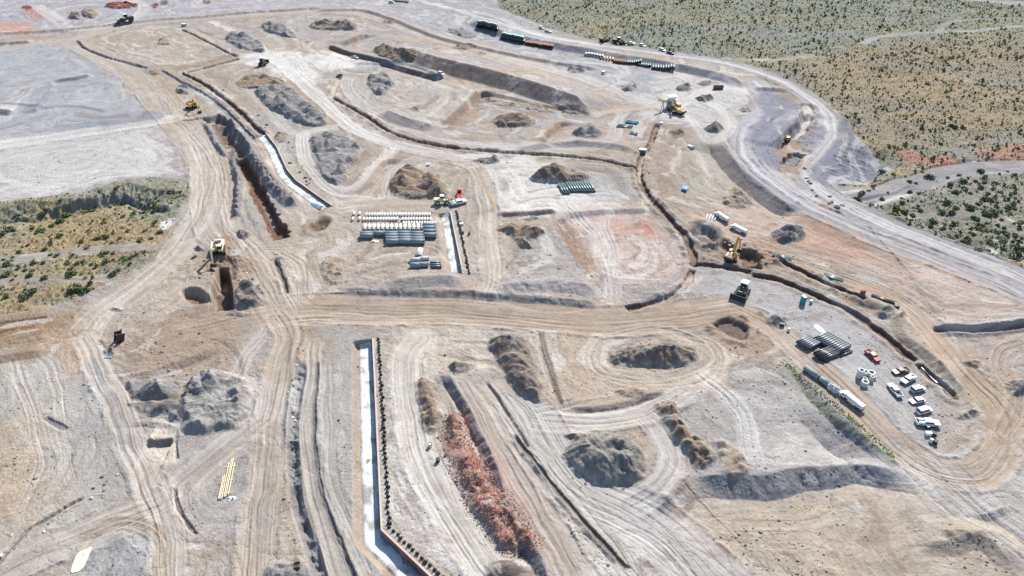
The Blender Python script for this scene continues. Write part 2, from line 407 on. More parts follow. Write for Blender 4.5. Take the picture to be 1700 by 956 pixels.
    F.zone([(-100, 520), (100, 512), (145, 535), (130, 575), (0, 600), (-100, 620)], alb(180, 152, 122), 5, 0.85, 2)
    F.zone([(-100, 545), (60, 530), (90, 548), (0, 565)], alb(168, 128, 84), 4, 0.5, 2)
    F.zone([(90, 560), (150, 580), (130, 620), (90, 600)], alb(218, 188, 160), 4, 0.7, 2)
    F.zone([(160, 500), (300, 470), (330, 500), (240, 540), (190, 560)], alb(214, 200, 186), 6, 0.7, 2)
    F.zone([(270, 395), (330, 400), (350, 470), (300, 500), (240, 490)], alb(206, 192, 172), 6, 0.7, 2)
    F.zone([(150, 860), (250, 855), (262, 960), (150, 1000), (120, 930)], COOL*0.92, 4, 0.7, 2)
    F.zone([(480, 350), (560, 345), (600, 420), (560, 480), (480, 460), (450, 400)], alb(206, 190, 168), 6, 0.7, 3)
    F.zone([(560, 345), (735, 345), (750, 470), (620, 480), (580, 440)], alb(204, 190, 174), 5, 0.7, 2)
    F.zone([(735, 345), (820, 290), (830, 470), (760, 480)], alb(206, 194, 178), 5, 0.6, 2)
    F.zone([(10, 38), (46, 36), (52, 56), (0, 58), (-60, 55), (-40, 38)], alb(222, 170, 145), 3, 0.8, 2)
    F.zone([(40, 8), (80, 18), (70, 30), (45, 28)], alb(204, 152, 134), 3, 0.7, 2)
    # scrubland
    for poly in (RIGHT_DESERT, LEFT_DESERT):
        w = gline(poly, False, True); i = F.sel(w, 8)
        if len(i):
            d = polyd(w, X[i]+F.wx[i]*1.5, Y[i]+F.wy[i]*1.5); a = sst(-1.5, 1.5, d+F.n1[i])
            t = desert_tex(F, i)
            F.C[i] = F.C[i]*(1-a[:, None])+t*a[:, None]
            F.cls[i] = np.where(d > 0, 2, F.cls[i]); F.rough[i] = F.rough[i]*(1-a)+0.8*a
            F.Z[i] += a*0.5*fbm(X[i]/16, Y[i]/16, 4, 66)
    F.zone([(1195, 235), (1222, 232), (1262, 290), (1350, 348), (1330, 352), (1260, 312)], alb(150, 146, 152), 3, 0.5, 1)
    F.zone([(1180, 95), (1290, 105), (1450, 70), (1700, 58), (1900, 50), (1900, 190), (1700, 230), (1500, 260), (1420, 220), (1330, 155), (1250, 118)], alb(174, 154, 128), 14, 0.5, 8)
    F.zone([(-300, 408), (0, 395), (60, 378), (150, 372), (260, 375), (262, 400), (160, 412), (0, 424), (-300, 440)], alb(192, 164, 122), 4, 0.6, 3)
    for q in ([(1325, 255), (1420, 250), (1440, 268), (1350, 275)], [(1495, 248), (1560, 258), (1590, 272), (1510, 268)], [(1630, 245), (1700, 240), (1720, 275), (1650, 275)], [(1535, 262), (1580, 258), (1570, 270)]):
        F.zone(q, alb(206, 142, 120), 3, 0.7, 3, rough=1.0)
    # washes and sandy tracks in the scrub
    wash = alb(168, 170, 176)
    for p, w_ in (([(1390, 318), (1430, 316), (1480, 308), (1530, 300), (1570, 285), (1620, 277), (1700, 274), (1900, 270)], 13), ([(1425, 335), (1490, 325), (1530, 308)], 5)):
        F.road(p, w_, wash, 1.0, 0.3, 3, 0, 1.5, 0.0, 0.6)
    F.road([(1430, 345), (1480, 330), (1510, 320)], 2.0, WHITE, 0.9, 0.2, 3)
    F.road([(1400, 316), (1440, 314)], 2.4, WHITE, 0.8, 0.2, 3)
    F.road([(1470, 360), (1560, 355), (1700, 366), (1900, 372)], 4, alb(172, 166, 160), 0.9, 0.2, 3)
    F.road([(1435, 72), (1455, 62), (1500, 56), (1560, 52), (1620, 50), (1700, 42), (1900, 20)], 5.5, alb(206, 208, 214), 0.75, 0.2, 3)
    F.road([(1555, 52), (1570, 40), (1600, 33), (1700, 30)], 4, alb(176, 182, 192), 0.6, 0.2, 3)
    F.road([(1200, 98), (1245, 100), (1290, 98), (1350, 92)], 5, alb(216, 214, 214), 0.6, 0.4, 3, 0, 3)
    F.road([(1590, -4), (1650, 2), (1700, 6), (1900, 14)], 16, alb(214, 216, 222), 0.95, 0.1, 1)
    F.zone([(780, -40), (900, 30), (1060, 78), (1200, 98), (1290, 100), (1450, 62), (1700, 44), (2000, 30), (2000, -80), (1300, -120)], alb(150, 158, 142), 20, 0.6, 10)
    F.road([(850, 55), (1000, 62), (1200, 50), (1400, 60), (1440, 66)], 16, alb(152, 160, 164), 0.5, 0.2, None, 0, 8)
    for q in ([(1640, 415), (1652, 402), (1660, 425)], [(1650, 398), (1665, 396), (1664, 404)], [(1672, 360), (1690, 372), (1700, 374), (1680, 364)]):
        F.zone(q, WHITE, 1.2, 0.95, 1)
    F.road([(-200, 440), (0, 430), (90, 422), (180, 412), (262, 410)], 6, alb(178, 174, 170), 0.9, 0.3, 3, 0, 1.5)
    F.road([(-200, 480), (0, 468), (60, 462), (130, 465), (190, 462)], 4.5, alb(176, 174, 172), 0.7, 0.3, 3, 0, 1.5)
    F.zone([(265, 372), (286, 362), (280, 375), (270, 382)], WHITE, 0.8, 0.95, 1)
    # terrace face and gullies at the top of the left scrub
    F.scarp([(-100, 352), (10, 352), (60, 344), (120, 338), (170, 325), (215, 316), (262, 318), (300, 330)], 2.2, 1.5, 7, 12, None, 0, 10, 3.0, 0.5)
    F.scarp([(10, 362), (45, 364), (75, 352), (110, 345), (150, 336), (200, 326), (250, 332), (290, 348)], 1.2, 1.0, 2.2, 5, alb(150, 146, 142), 0.4, 6, 3.5, 0.6)
    # haul roads and tracks
    MR = alb(190, 167, 145)
    F.road([(455, 520), (520, 512), (620, 513), (740, 514), (860, 522), (980, 532), (1080, 530), (1170, 518), (1225, 512)], 15, MR, 0.95, 0.9, 1, 0.35, 2.5)
    F.road([(455, 520), (380, 535), (300, 555), (260, 575)], 12, MR, 0.5, 0.9, None, 0, 4)
    F.road([(470, 540), (560, 530), (680, 533), (800, 538), (900, 545)], 5, alb(222, 204, 182), 0.8, 0.8, None, 0, 2)
    F.road([(1225, 512), (1270, 535), (1330, 585), (1400, 650), (1470, 725), (1530, 770), (1590, 785), (1640, 770), (1665, 720), (1650, 670), (1600, 620), (1545, 555), (1500, 510), (1470, 490)], 9, alb(204, 178, 152), 0.9, 0.9, 1, 0.3, 1.5)
    F.road([(1470, 490), (1400, 462), (1330, 440), (1260, 425), (1200, 430)], 5, alb(206, 172, 146), 0.8, 0.8, 1)
    F.road([(1665, 720), (1690, 660), (1660, 600), (1720, 560)], 8, alb(206, 184, 164), 0.7, 0.9)
    F.road([(1530, 770), (1600, 830), (1700, 900), (1850, 980)], 16, alb(210, 206, 202), 0.6, 0.7)
    HW = alb(206, 191, 173)
    F.road([(470, 520), (440, 470), (405, 420), (372, 385), (355, 340), (352, 290), (335, 245), (300, 205), (265, 165), (225, 125), (170, 92), (120, 68)], 17, HW, 0.85, 0.9, 1, 0.25, 4)
    F.road([(330, 240), (345, 285), (342, 330), (330, 365), (290, 420), (230, 475), (165, 520), (140, 545)], 12, alb(214, 204, 192), 0.7, 0.9, 1)
    F.road([(300, 180), (275, 140), (262, 112)], 8, alb(206, 186, 160), 0.7, 0.6)
    F.road([(120, 68), (170, 50), (240, 37), (330, 30), (430, 24), (520, 20), (590, 20), (650, 38), (720, 62), (800, 84), (900, 108)], 12, alb(208, 194, 178), 0.85, 0.9, 1, 0.4, 3)
    F.road([(120, 68), (60, 70), (0, 82), (-200, 90)], 12, alb(208, 194, 180), 0.8, 0.7)
    F.road([(60, 10), (100, 35), (115, 48), (170, 45), (225, 28), (240, 10), (215, 0)], 9, PALE, 0.7, 0.9)
    F.road([(100, 28), (90, 18), (120, 10), (160, 8)], 6, PALE, 0.6, 0.6)
    F.road([(-100, 246), (0, 240), (70, 230), (150, 218), (250, 203), (290, 196)], 11, PALE, 0.9, 0.8, 1, 0.2)
    F.road([(0, 200), (40, 150), (80, 140)], 10, PALE, 0.5, 0.9)
    F.zone([(95, 208), (150, 196), (255, 186), (262, 198), (170, 212), (100, 218)], alb(166, 170, 180), 3, 0.8, 1)
    F.road([(445, 92), (475, 112), (505, 140), (540, 172), (580, 208), (640, 235), (700, 250), (760, 259), (800, 258), (860, 250)], 8, WHITE, 0.9, 0.7, 1)
    F.road([(445, 92), (430, 75), (380, 48), (350, 36)], 6, PALE, 0.8, 0.7, 1)
    F.road([(440, 50), (470, 75), (445, 92)], 5, PALE, 0.5, 0.7)
    F.road([(400, 130), (440, 175), (480, 215), (500, 222)], 5, PALE, 0.6, 0.6)
    F.road([(505, 222), (508, 260), (530, 292), (560, 318), (590, 315), (640, 262), (655, 245)], 6, PALE, 0.9, 0.8, 1)
    F.road([(505, 222), (530, 214), (560, 210)], 6, PALE, 0.8, 0.6)
    F.road([(600, 330), (640, 292), (690, 262), (740, 262), (790, 280), (810, 330), (812, 400), (815, 470), (800, 500)], 7, alb(218, 206, 190), 0.85, 0.8, 1)
    F.road([(640, 325), (640, 300), (655, 275), (700, 262)], 4, alb(222, 210, 196), 0.6, 0.6)
    F.road([(570, 340), (650, 333), (720, 335)], 5, alb(220, 202, 184), 0.7, 0.7)
    F.road([(578, 130), (578, 145), (600, 172), (650, 200), (720, 228), (800, 240), (900, 246), (980, 243), (1015, 232), (1025, 205), (1040, 180), (1075, 178)], 7.5, alb(212, 206, 202), 0.95, 0.9, 1, 0.25)
    F.road([(740, 134), (800, 152), (880, 175), (960, 188), (1020, 184), (1080, 176)], 6, alb(216, 196, 172), 0.9, 0.8, 1)
    F.road([(950, 205), (985, 215), (930, 240)], 4, PALE, 0.4, 0.6)
    F.road([(640, 60), (700, 68), (800, 92), (900, 128), (960, 150), (1000, 172), (1060, 178)], 9, alb(208, 190, 168), 0.8, 0.8)
    F.road([(840, 100), (960, 130), (1040, 160), (1085, 172)], 9, PALE, 0.6, 0.8)
    F.road([(640, -30), (700, 2), (760, 18), (820, 28), (870, 52), (930, 66), (1010, 78), (1100, 90), (1180, 101), (1250, 117), (1305, 137), (1350, 166), (1378, 196), (1380, 222), (1362, 247), (1344, 268), (1341, 288), (1362, 316), (1430, 355), (1530, 400), (1640, 440), (1760, 490), (1900, 550)], 13, alb(180, 178, 183), 1.0, 0.9, 1, 0.4, 1.5)
    F.road([(640, -30), (700, 2), (760, 16), (820, 26), (870, 50), (930, 66), (1010, 78), (1100, 90), (1180, 101), (1250, 117), (1305, 137), (1350, 166), (1378, 196), (1380, 222), (1362, 247), (1344, 268), (1341, 288), (1362, 316), (1430, 355), (1530, 400), (1640, 440), (1760, 490)], 6, alb(226, 223, 222), 0.95, 0.6, 1, 0.3, 1.2)
    F.road([(720, 5), (800, 30), (900, 62), (1000, 78)], 5, WHITE, 0.6, 0.6)
    F.road([(1320, 178), (1295, 204), (1268, 228), (1264, 250), (1282, 280), (1320, 310), (1356, 334)], 5, alb(214, 212, 214), 0.9, 0.9, 1, 0.3, 1.2)
    F.road([(1262, 182), (1238, 210), (1230, 237), (1238, 262), (1262, 290), (1300, 316), (1350, 345)], 3.5, WHITE, 0.8, 0.9, 1, 0.2, 1)
    F.road([(1253, 135), (1277, 166), (1268, 185), (1238, 212), (1230, 237), (1238, 263), (1262, 291), (1325, 335), (1390, 366), (1480, 405), (1600, 452), (1720, 505)], 11, alb(194, 193, 199), 1.0, 1.0, 1, 0.35, 1.5)
    F.road([(1253, 135), (1277, 166), (1268, 185), (1240, 212), (1233, 237), (1241, 263), (1266, 291), (1330, 335), (1395, 366), (1480, 403)], 2.6, alb(232, 230, 230), 0.9, 0.5, 1, 0.3, 0.8)
    F.zone([(1262, 150), (1320, 168), (1352, 205), (1340, 250), (1300, 285), (1262, 262), (1240, 225), (1262, 190)], alb(156, 157, 173), 3, 0.95, 1)
    F.zone([(1345, 185), (1372, 205), (1350, 250), (1322, 235)], alb(160, 158, 170), 3, 0.8, 1, rough=1.0)
    F.road([(1240, 150), (1200, 145), (1140, 165), (1110, 195)], 8, WHITE, 0.6, 0.6)
    F.road([(1165, 160), (1205, 190), (1210, 215), (1180, 235), (1160, 215), (1140, 190)], 5, WHITE, 0.6, 0.6)
    F.road([(700, 560), (675, 600), (680, 680), (705, 770), (760, 860), (830, 960)], 9, alb(228, 220, 208), 0.9, 0.8, 1)
    F.road([(1140, 560), (1180, 570), (1195, 600), (1165, 640), (1060, 655), (940, 680), (890, 690)], 6, alb(222, 206, 186), 0.7, 0.9)
    F.road([(1010, 560), (985, 580), (995, 615), (1060, 630), (1140, 620), (1180, 595), (1150, 560), (1080, 548), (1010, 560)], 6, alb(218, 204, 186), 0.7, 0.9)
    F.road([(880, 695), (960, 700), (1050, 690), (1110, 670), (1140, 650)], 7, PALE, 0.7, 0.9, 1)
    F.road([(840, 660), (880, 700), (920, 770), (980, 820), (1040, 850), (1120, 900), (1200, 980)], 15, alb(208, 206, 203), 0.8, 0.8, 1)
    F.road([(1040, 838), (1090, 810), (1115, 770), (1100, 720), (1075, 690)], 7, alb(210, 206, 202), 0.8, 0.8, 1)
    F.road([(1160, 620), (1210, 660), (1240, 700), (1250, 770)], 5, WHITE, 0.5, 0.8)
    F.road([(895, 550), (915, 620), (945, 680)], 3.5, alb(226, 214, 198), 0.8, 0.5)
    F.road([(1000, 360), (1020, 440), (1015, 500)], 4, PALE, 0.7, 0.7)
    F.road([(940, 340), (980, 380), (1010, 440), (1020, 490)], 5, PALE, 0.6, 0.7)
    F.road([(460, 525), (480, 560), (460, 620), (450, 700), (445, 780), (430, 860), (420, 980)], 8, alb(206, 190, 170), 0.85, 0.8, 1)
    F.road([(440, 545), (400, 600), (380, 640)], 5, PALE, 0.4, 0.7)
    F.road([(440, 690), (380, 740), (320, 790), (280, 830), (180, 870), (60, 920), (-60, 980)], 9, alb(210, 198, 184), 0.8, 0.9, 1)
    F.road([(140, 560), (165, 610), (195, 670), (220, 730), (250, 800), (275, 860), (285, 960)], 6.5, alb(222, 210, 196), 0.85, 0.8, 1)
    F.road([(150, 600), (185, 670), (215, 740)], 3, alb(180, 182, 184), 0.7, 0.4)
    F.road([(120, 940), (150, 890), (190, 868), (240, 872), (270, 905), (275, 980)], 4.5, alb(196, 176, 152), 0.7, 0.8)
    F.road([(60, 590), (90, 620), (105, 700), (120, 800)], 3, alb(226, 214, 200), 0.5, 0.7)
    F.road([(20, 600), (50, 680), (70, 760), (40, 840)], 4, alb(226, 214, 200), 0.5, 0.8)
    F.road([(520, 570), (515, 640), (508, 720), (515, 800), (535, 870), (570, 960), (600, 1020)], 6, alb(212, 200, 186), 0.9, 1.0, 1)
    F.road([(545, 600), (548, 700), (545, 780), (575, 860), (620, 950)], 4, alb(196, 190, 182), 0.8, 0.8, 1)
    F.road([(765, 640), (810, 720), (860, 800), (910, 890), (970, 990)], 9, alb(208, 194, 182), 0.8, 1.0, 1)
    F.road([(815, 640), (870, 720), (930, 790), (990, 870), (1060, 960)], 5, alb(222, 214, 202), 0.7, 0.8)
    F.road([(470, 420), (500, 440), (505, 500)], 5, alb(216, 200, 180), 0.6, 0.8)
    F.road([(420, 415), (500, 412), (540, 400)], 4, alb(216, 200, 180), 0.7, 0.6)
    # cuts, banks and benches
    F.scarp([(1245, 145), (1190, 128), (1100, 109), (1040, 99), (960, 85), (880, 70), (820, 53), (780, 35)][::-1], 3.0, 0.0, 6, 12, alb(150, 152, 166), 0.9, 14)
    F.scarp([(520, 18), (600, 18), (660, 36), (720, 60), (800, 82), (900, 103), (1000, 118)], 1.2, 0.3, 2.5, 8, alb(140, 130, 130), 0.6, 10)
    F.scarp([(-50, 58), (60, 54), (150, 46), (260, 34), (330, 29), (440, 20), (540, 14)], 1.4, 0, 2.2, 8, alb(150, 140, 136), 0.7, 8)
    F.scarp([(-60, 76), (0, 74), (55, 70)], 1.6, 0, 2.4, 6, alb(130, 126, 130), 0.8, 4)
    F.trench([(126, 67), (140, 80), (175, 94), (210, 104), (245, 113)], 2.4, 2.0, DKGREY, DKGREY, 0.7)
    F.trench([(265, 116), (305, 138), (345, 160), (378, 188), (408, 218), (430, 236)], 2.6, 1.6, alb(160, 168, 176), DKGREY, 1.0)
    F.trench([(300, 120), (335, 138), (375, 166), (410, 198), (440, 225)], 2.8, 2.0, alb(130, 104, 90), alb(134, 104, 88), 0.6, 0.6, 2.0, TAN)
    F.trench([(300, 48), (345, 70), (392, 94)], 2.2, 1.8, BROWN, BROWN, 0.6, 0.4, 1.5, SAND)
    F.trench([(396, 97), (350, 110), (308, 121)], 3.2, 3.0, alb(140, 122, 116), alb(140, 118, 108), 1.2, 0, 2, None, 1.0)
    F.zone([(290, 112), (340, 100), (385, 88), (392, 94), (345, 108), (300, 120)], alb(176, 152, 132), 2, 0.7, 1)
    F.trench([(550, 161), (590, 183), (618, 200), (650, 220), (700, 236), (760, 246), (850, 254), (940, 259), (1010, 268), (1060, 281)], 2.6, 1.7, alb(140, 116, 100), alb(140, 114, 98), 0.6, 0.5, 2.0, TAUPE)
    F.road([(549, 161), (556, 145), (564, 132)], 2.4, alb(232, 220, 200), 1.0, 0.1, None, 0.8)
    F.trench([(563, 132), (565, 127)], 2.4, 2.4, BROWN, BROWN, 0.5)
    F.scarp([(545, 75), (575, 86), (620, 97), (660, 110), (700, 122), (738, 131)], 1.0, 1.8, 2.0, 6, alb(140, 118, 104), 0.85, 5)
    F.scarp([(556, 74), (580, 66), (605, 56)], 0.8, 2.2, 3.0, 14, alb(150, 124, 104), 0.7, 4)
    F.scarp([(590, 108), (630, 103), (690, 112), (735, 132)], 1.2, 0.3, 2.4, 6, alb(160, 164, 176), 0.7, 6)
    F.scarp([(556, 130), (545, 145), (550, 160)][::-1], 0.8, 0.0, 2.4, 6, None, 0, 4)
    F.scarp([(735, 208), (765, 180), (795, 150)], 1.0, 2.6, 2.6, 12, alb(150, 124, 104), 0.8, 5)
    F.zone([(738, 208), (800, 152), (815, 160), (760, 215)], alb(192, 166, 144), 2, 0.8, 1)
    F.scarp([(635, 185), (670, 200), (725, 215)], 2.2, 0.0, 6, 8, alb(172, 162, 160), 0.7, 6)
    F.scarp([(890, 240), (910, 222), (930, 200)], 0.8, 2.2, 2.4, 10, alb(150, 124, 106), 0.8, 4)
    F.zone([(892, 240), (932, 198), (945, 203), (905, 240)], alb(196, 168, 142), 2, 0.8, 1)
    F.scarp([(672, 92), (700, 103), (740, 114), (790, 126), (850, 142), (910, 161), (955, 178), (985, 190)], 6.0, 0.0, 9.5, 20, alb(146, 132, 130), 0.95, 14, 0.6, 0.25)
    F.scarp([(795, 150), (830, 158), (900, 176), (990, 190)], 1.0, 0.2, 2.2, 8, alb(172, 150, 136), 0.5, 6)
    F.scarp([(585, 325), (610, 300), (642, 262)], 0.6, 1.8, 1.6, 8, alb(150, 120, 98), 0.7, 4)
    F.zone([(590, 322), (648, 260), (660, 264), (605, 325)], alb(206, 178, 150), 2, 0.6, 1)
    F.scarp([(790, 275), (800, 300), (812, 330), (822, 355)][::-1], 1.0, 0.8, 1.6, 8, alb(176, 140, 106), 0.8, 4)
    F.scarp([(822, 358), (860, 356), (900, 352), (930, 350)], 1.3, 0.2, 1.4, 8, alb(190, 160, 136), 0.7, 4)
    F.scarp([(930, 358), (990, 352), (1050, 350), (1090, 352)], 1.0, 0.0, 2.5, 8, alb(172, 166, 166), 0.6, 6)
    F.scarp([(850, 252), (930, 238), (1010, 242), (1060, 252)], 1.6, 0, 3.5, 8, alb(176, 176, 184), 0.5, 8)
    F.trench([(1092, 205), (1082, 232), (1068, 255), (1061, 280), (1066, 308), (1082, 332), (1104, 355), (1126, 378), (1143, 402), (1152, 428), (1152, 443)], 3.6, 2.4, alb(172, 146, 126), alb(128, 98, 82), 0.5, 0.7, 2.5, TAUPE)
    F.trench([(1150, 446), (1140, 468), (1122, 487), (1100, 498), (1068, 507), (1036, 513)], 3.2, 2.0, alb(178, 148, 128), alb(132, 100, 84), 0.5, 0.5, 2.0, TAUPE)
    F.zone([(1096, 492), (1142, 455), (1150, 458), (1106, 498)], alb(226, 206, 184), 0.8, 0.9, 0.5)
    F.zone([(1058, 292), (1064, 268), (1074, 250), (1078, 252), (1068, 272), (1063, 300)], alb(226, 208, 186), 0.8, 0.9, 0.5)
    F.trench([(1150, 438), (1180, 440), (1215, 446), (1250, 452)], 3.0, 2.2, alb(140, 124, 116), alb(128, 108, 96), 0.8, 0.4)
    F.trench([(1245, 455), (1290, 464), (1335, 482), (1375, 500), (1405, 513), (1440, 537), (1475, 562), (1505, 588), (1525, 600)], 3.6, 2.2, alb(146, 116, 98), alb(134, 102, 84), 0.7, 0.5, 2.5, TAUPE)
    F.trench([(1525, 602), (1545, 625), (1568, 640), (1580, 656), (1592, 660)], 3.4, 2.4, alb(146, 122, 106), alb(130, 104, 90), 0.8, 0.6, 2.5, TAUPE)
    F.trench([(1292, 432), (1330, 450), (1365, 468), (1400, 482), (1438, 503)], 2.8, 2.2, alb(120, 100, 96), alb(124, 98, 88), 0.6, 0.9, 3.0, alb(200, 172, 146))
    F.scarp([(1396, 480), (1430, 500), (1480, 520), (1500, 560), (1540, 590), (1600, 650)], 1.3, 0.2, 2.5, 8, alb(176, 158, 146), 0.6, 8)
    F.berm([(1545, 548), (1600, 553), (1660, 547), (1760, 532)], 3.0, -2.6, alb(140, 138, 146), 0.8, 0.15, 2)
    F.scarp([(1548, 549), (1600, 552), (1660, 545), (1760, 532)], 1.8, 0.0, 3.2, 30, alb(168, 156, 154), 0.9, 5)
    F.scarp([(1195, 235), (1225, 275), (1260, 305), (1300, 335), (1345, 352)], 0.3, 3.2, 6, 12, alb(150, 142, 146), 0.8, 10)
    F.scarp([(1362, 188), (1345, 215), (1318, 245), (1300, 275), (1305, 300)][::-1], 0.0, 0.0, 3, 8, None, 0)
    F.trench([(1338, 172), (1342, 190), (1332, 208), (1316, 222)], 4.5, 1.0, alb(232, 226, 216), alb(176, 160, 146), 1.0, 0.6, 2.5, alb(170, 156, 146))
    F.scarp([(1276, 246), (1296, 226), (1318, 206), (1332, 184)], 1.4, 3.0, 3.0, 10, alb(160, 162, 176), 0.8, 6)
    F.zone([(1295, 240), (1320, 225), (1335, 250), (1330, 280), (1300, 285), (1290, 262)], alb(192, 160, 126), 3, 0.8, 1)
    F.trench([(1305, 275), (1318, 262), (1328, 252)], 4.5, 2.0, DKGREY, alb(150, 138, 130), 1.5)
    F.scarp([(1250, 148), (1290, 150), (1312, 154)], 1.6, 0, 3.0, 5, alb(160, 160, 170), 0.7, 4)
    # fan slope east of the outer road
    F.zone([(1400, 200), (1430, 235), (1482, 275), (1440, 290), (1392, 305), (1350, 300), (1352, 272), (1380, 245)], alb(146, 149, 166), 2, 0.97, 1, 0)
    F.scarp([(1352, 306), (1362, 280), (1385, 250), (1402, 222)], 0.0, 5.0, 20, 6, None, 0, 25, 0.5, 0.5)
    F.scarp([(1400, 328), (1480, 362), (1600, 408), (1720, 448)][::-1], 0.9, 1.0, 4, 8, alb(190, 172, 156), 0.6, 8)
    # the two-step bank around the large pad by the parking ground
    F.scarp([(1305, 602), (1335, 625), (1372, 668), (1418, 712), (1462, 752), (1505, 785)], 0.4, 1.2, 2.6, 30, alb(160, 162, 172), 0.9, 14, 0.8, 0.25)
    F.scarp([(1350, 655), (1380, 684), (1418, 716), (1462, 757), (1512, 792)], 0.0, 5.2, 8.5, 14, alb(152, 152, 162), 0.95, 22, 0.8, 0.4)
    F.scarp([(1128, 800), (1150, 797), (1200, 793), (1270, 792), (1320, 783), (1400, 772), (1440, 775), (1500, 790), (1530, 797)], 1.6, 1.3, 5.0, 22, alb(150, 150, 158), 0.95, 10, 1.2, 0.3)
    F.scarp([(1085, 855), (1110, 822), (1130, 800), (1160, 792)], 1.6, 0.5, 5.5, 6, alb(176, 160, 148), 0.9, 6, 0.8, 0.3)
    F.zone([(1300, 597), (1345, 640), (1395, 690), (1440, 728), (1485, 765), (1478, 768), (1430, 728), (1385, 690), (1335, 645), (1298, 606)], alb(180, 182, 140), 1.0, 0.6, 1.2, None)
    F.zone([(1215, 545), (1260, 560), (1300, 598), (1290, 604), (1250, 580)], alb(190, 158, 136), 3, 0.6, 2)
    F.scarp([(1560, 890), (1600, 880), (1660, 895), (1720, 950)][::-1], 0.3, 1.2, 4, 8, alb(206, 188, 160), 0.6, 6)
    F.scarp([(1520, 905), (1570, 903), (1600, 892), (1640, 905), (1690, 960)], 1.2, 0.3, 3, 8, alb(190, 170, 150), 0.6, 6)
    F.scarp([(1600, 850), (1640, 852), (1680, 835)], 0.7, 0, 1.6, 6, None, 0, 4)
    # ditches and windrows in the foreground
    F.berm([(498, 600), (492, 680), (488, 760), (492, 830), (505, 880), (525, 930), (545, 990)], 3.4, -1.3, alb(150, 152, 158), 0.8, 0.6, 4)
    F.scarp([(488, 545), (484, 600), (480, 680), (478, 760)], 0.5, 0.0, 1.2, 5, None, 0, 6)
    F.trench([(527, 600), (524, 680), (523, 740), (530, 800), (548, 860), (575, 920), (600, 985)], 0.9, 0.7, alb(140, 136, 138), alb(150, 144, 140), 0.4)
    F.scarp([(745, 618), (775, 680), (812, 750), (845, 830), (880, 900), (905, 960), (930, 1010)], 1.0, 1.0, 2.2, 9, alb(150, 148, 158), 0.9, 4, 0.9, 0.4)  # dark slate face colour carries the shade of this bank side
    F.zone([(770, 690), (800, 730), (850, 810), (895, 900), (870, 900), (820, 800), (775, 730)], alb(206, 160, 142), 3, 0.6, 2)
    F.trench([(808, 634), (826, 662), (842, 690), (880, 745)], 0.8, 0.9, alb(150, 140, 132), None, 0.5)
    F.trench([(852, 722), (880, 760), (915, 805), (955, 850), (1000, 905), (1045, 948)], 1.3, 1.1, alb(140, 132, 130), alb(160, 148, 138), 0.5)
    F.berm([(848, 728), (900, 795), (960, 865), (1030, 945)], 2.0, 0.6, None, 0)
    F.trench([(400, 500), (470, 478), (468, 450), (462, 435)], 0.6, 0.3, None, None, 0.4)
    F.trench([(455, 432), (464, 448), (470, 465), (477, 488)], 1.2, 1.2, alb(130, 122, 118), alb(160, 146, 130), 0.4, 0.5, 1.5)
    F.scarp([(560, 482), (620, 484), (720, 487), (860, 494), (1000, 505)], 1.3, 0.1, 2.6, 14, alb(180, 174, 170), 0.8, 6, 0.8, 0.25)
    F.scarp([(640, 478), (700, 470), (740, 468), (775, 472)], 1.6, 0.2, 4.5, 10, alb(168, 166, 168), 0.8, 6)
    F.scarp([(820, 490), (850, 478), (900, 475), (960, 478), (1000, 490)], 1.4, 0.1, 5, 9, alb(178, 176, 180), 0.7, 6, 0.8, 0.3)
    F.scarp([(1050, 490), (1090, 488), (1130, 462)], 0.7, 0, 4, 8, alb(178, 176, 180), 0.6, 5)
    F.scarp([(210, 700), (290, 705), (300, 740)], 0.2, 0.4, 1.5, 5, None, 0, 3)
    F.zone([(918, 362), (942, 362), (990, 445), (965, 450)], alb(190, 160, 134), 1.0, 0.8, 0.6)
    F.scarp([(920, 362), (940, 400), (962, 448)][::-1], 0.5, 1.2, 1.4, 8, alb(140, 116, 98), 0.8, 3)
    F.scarp([(1110, 470), (1000, 455), (985, 400), (990, 365)], 0.5, 0.0, 1.5, 6, None, 0, 4)
    F.scarp([(185, 185), (120, 176), (60, 178), (0, 170)][::-1], 0.6, 0.0, 2, 8, alb(166, 168, 174), 0.5, 8)
    F.scarp([(330, 560), (370, 566), (400, 590), (405, 640)], 0.4, 0.0, 1.5, 6, None, 0, 6)
    F.scarp([(900, 545), (915, 600), (940, 682)], 0.7, 0.3, 1.4, 8, alb(190, 160, 136), 0.6, 4)
    F.scarp([(940, 683), (1030, 670), (1110, 650)], 0.7, 0.2, 1.4, 8, alb(160, 150, 142), 0.6, 4)
    F.scarp([(480, 545), (600, 540), (640, 548)][::-1], 0.6, 0.0, 1.4, 6, None, 0, 5)
    # small graded ramp pads with a step (left foreground)
    F.zone([(256, 690), (298, 686), (294, 742), (248, 742)], alb(238, 226, 212), 0.8, 0.9, 0.6, sm=False)
    F.zone([(252, 738), (292, 736), (292, 768), (254, 770)], alb(236, 222, 204), 0.8, 0.9, 0.6, sm=False)
    F.scarp([(246, 728), (292, 726)], 0.4, 1.2, 1.3, 6, alb(150, 128, 112), 0.9, 0.5)
    F.trench([(294, 728), (293, 765)], 0.5, 0.8, DKGREY, None, 0.3)
    F.trench([(-10, 945), (45, 880), (80, 860), (115, 838), (140, 825)], 0.7, 0.8, alb(140, 130, 124), None, 0.4, 0.3, 1.0)
    F.trench([(291, 808), (296, 840), (310, 870), (328, 892)], 0.7, 0.8, alb(140, 130, 124), None, 0.5)
    F.trench([(72, 692), (95, 705), (115, 714)], 1.5, 0.8, DKGREY, None, 0.7)
    F.trench([(130, 822), (170, 790)], 0.4, 0.2, None, None, 0.4)
    F.trench([(-30, 540), (40, 532), (80, 526)], 1.2, 0.7, alb(140, 110, 80), alb(170, 140, 104), 0.6)
    F.trench([(-30, 556), (40, 545), (60, 540)], 0.8, 0.5, alb(140, 110, 80), None, 0.6)
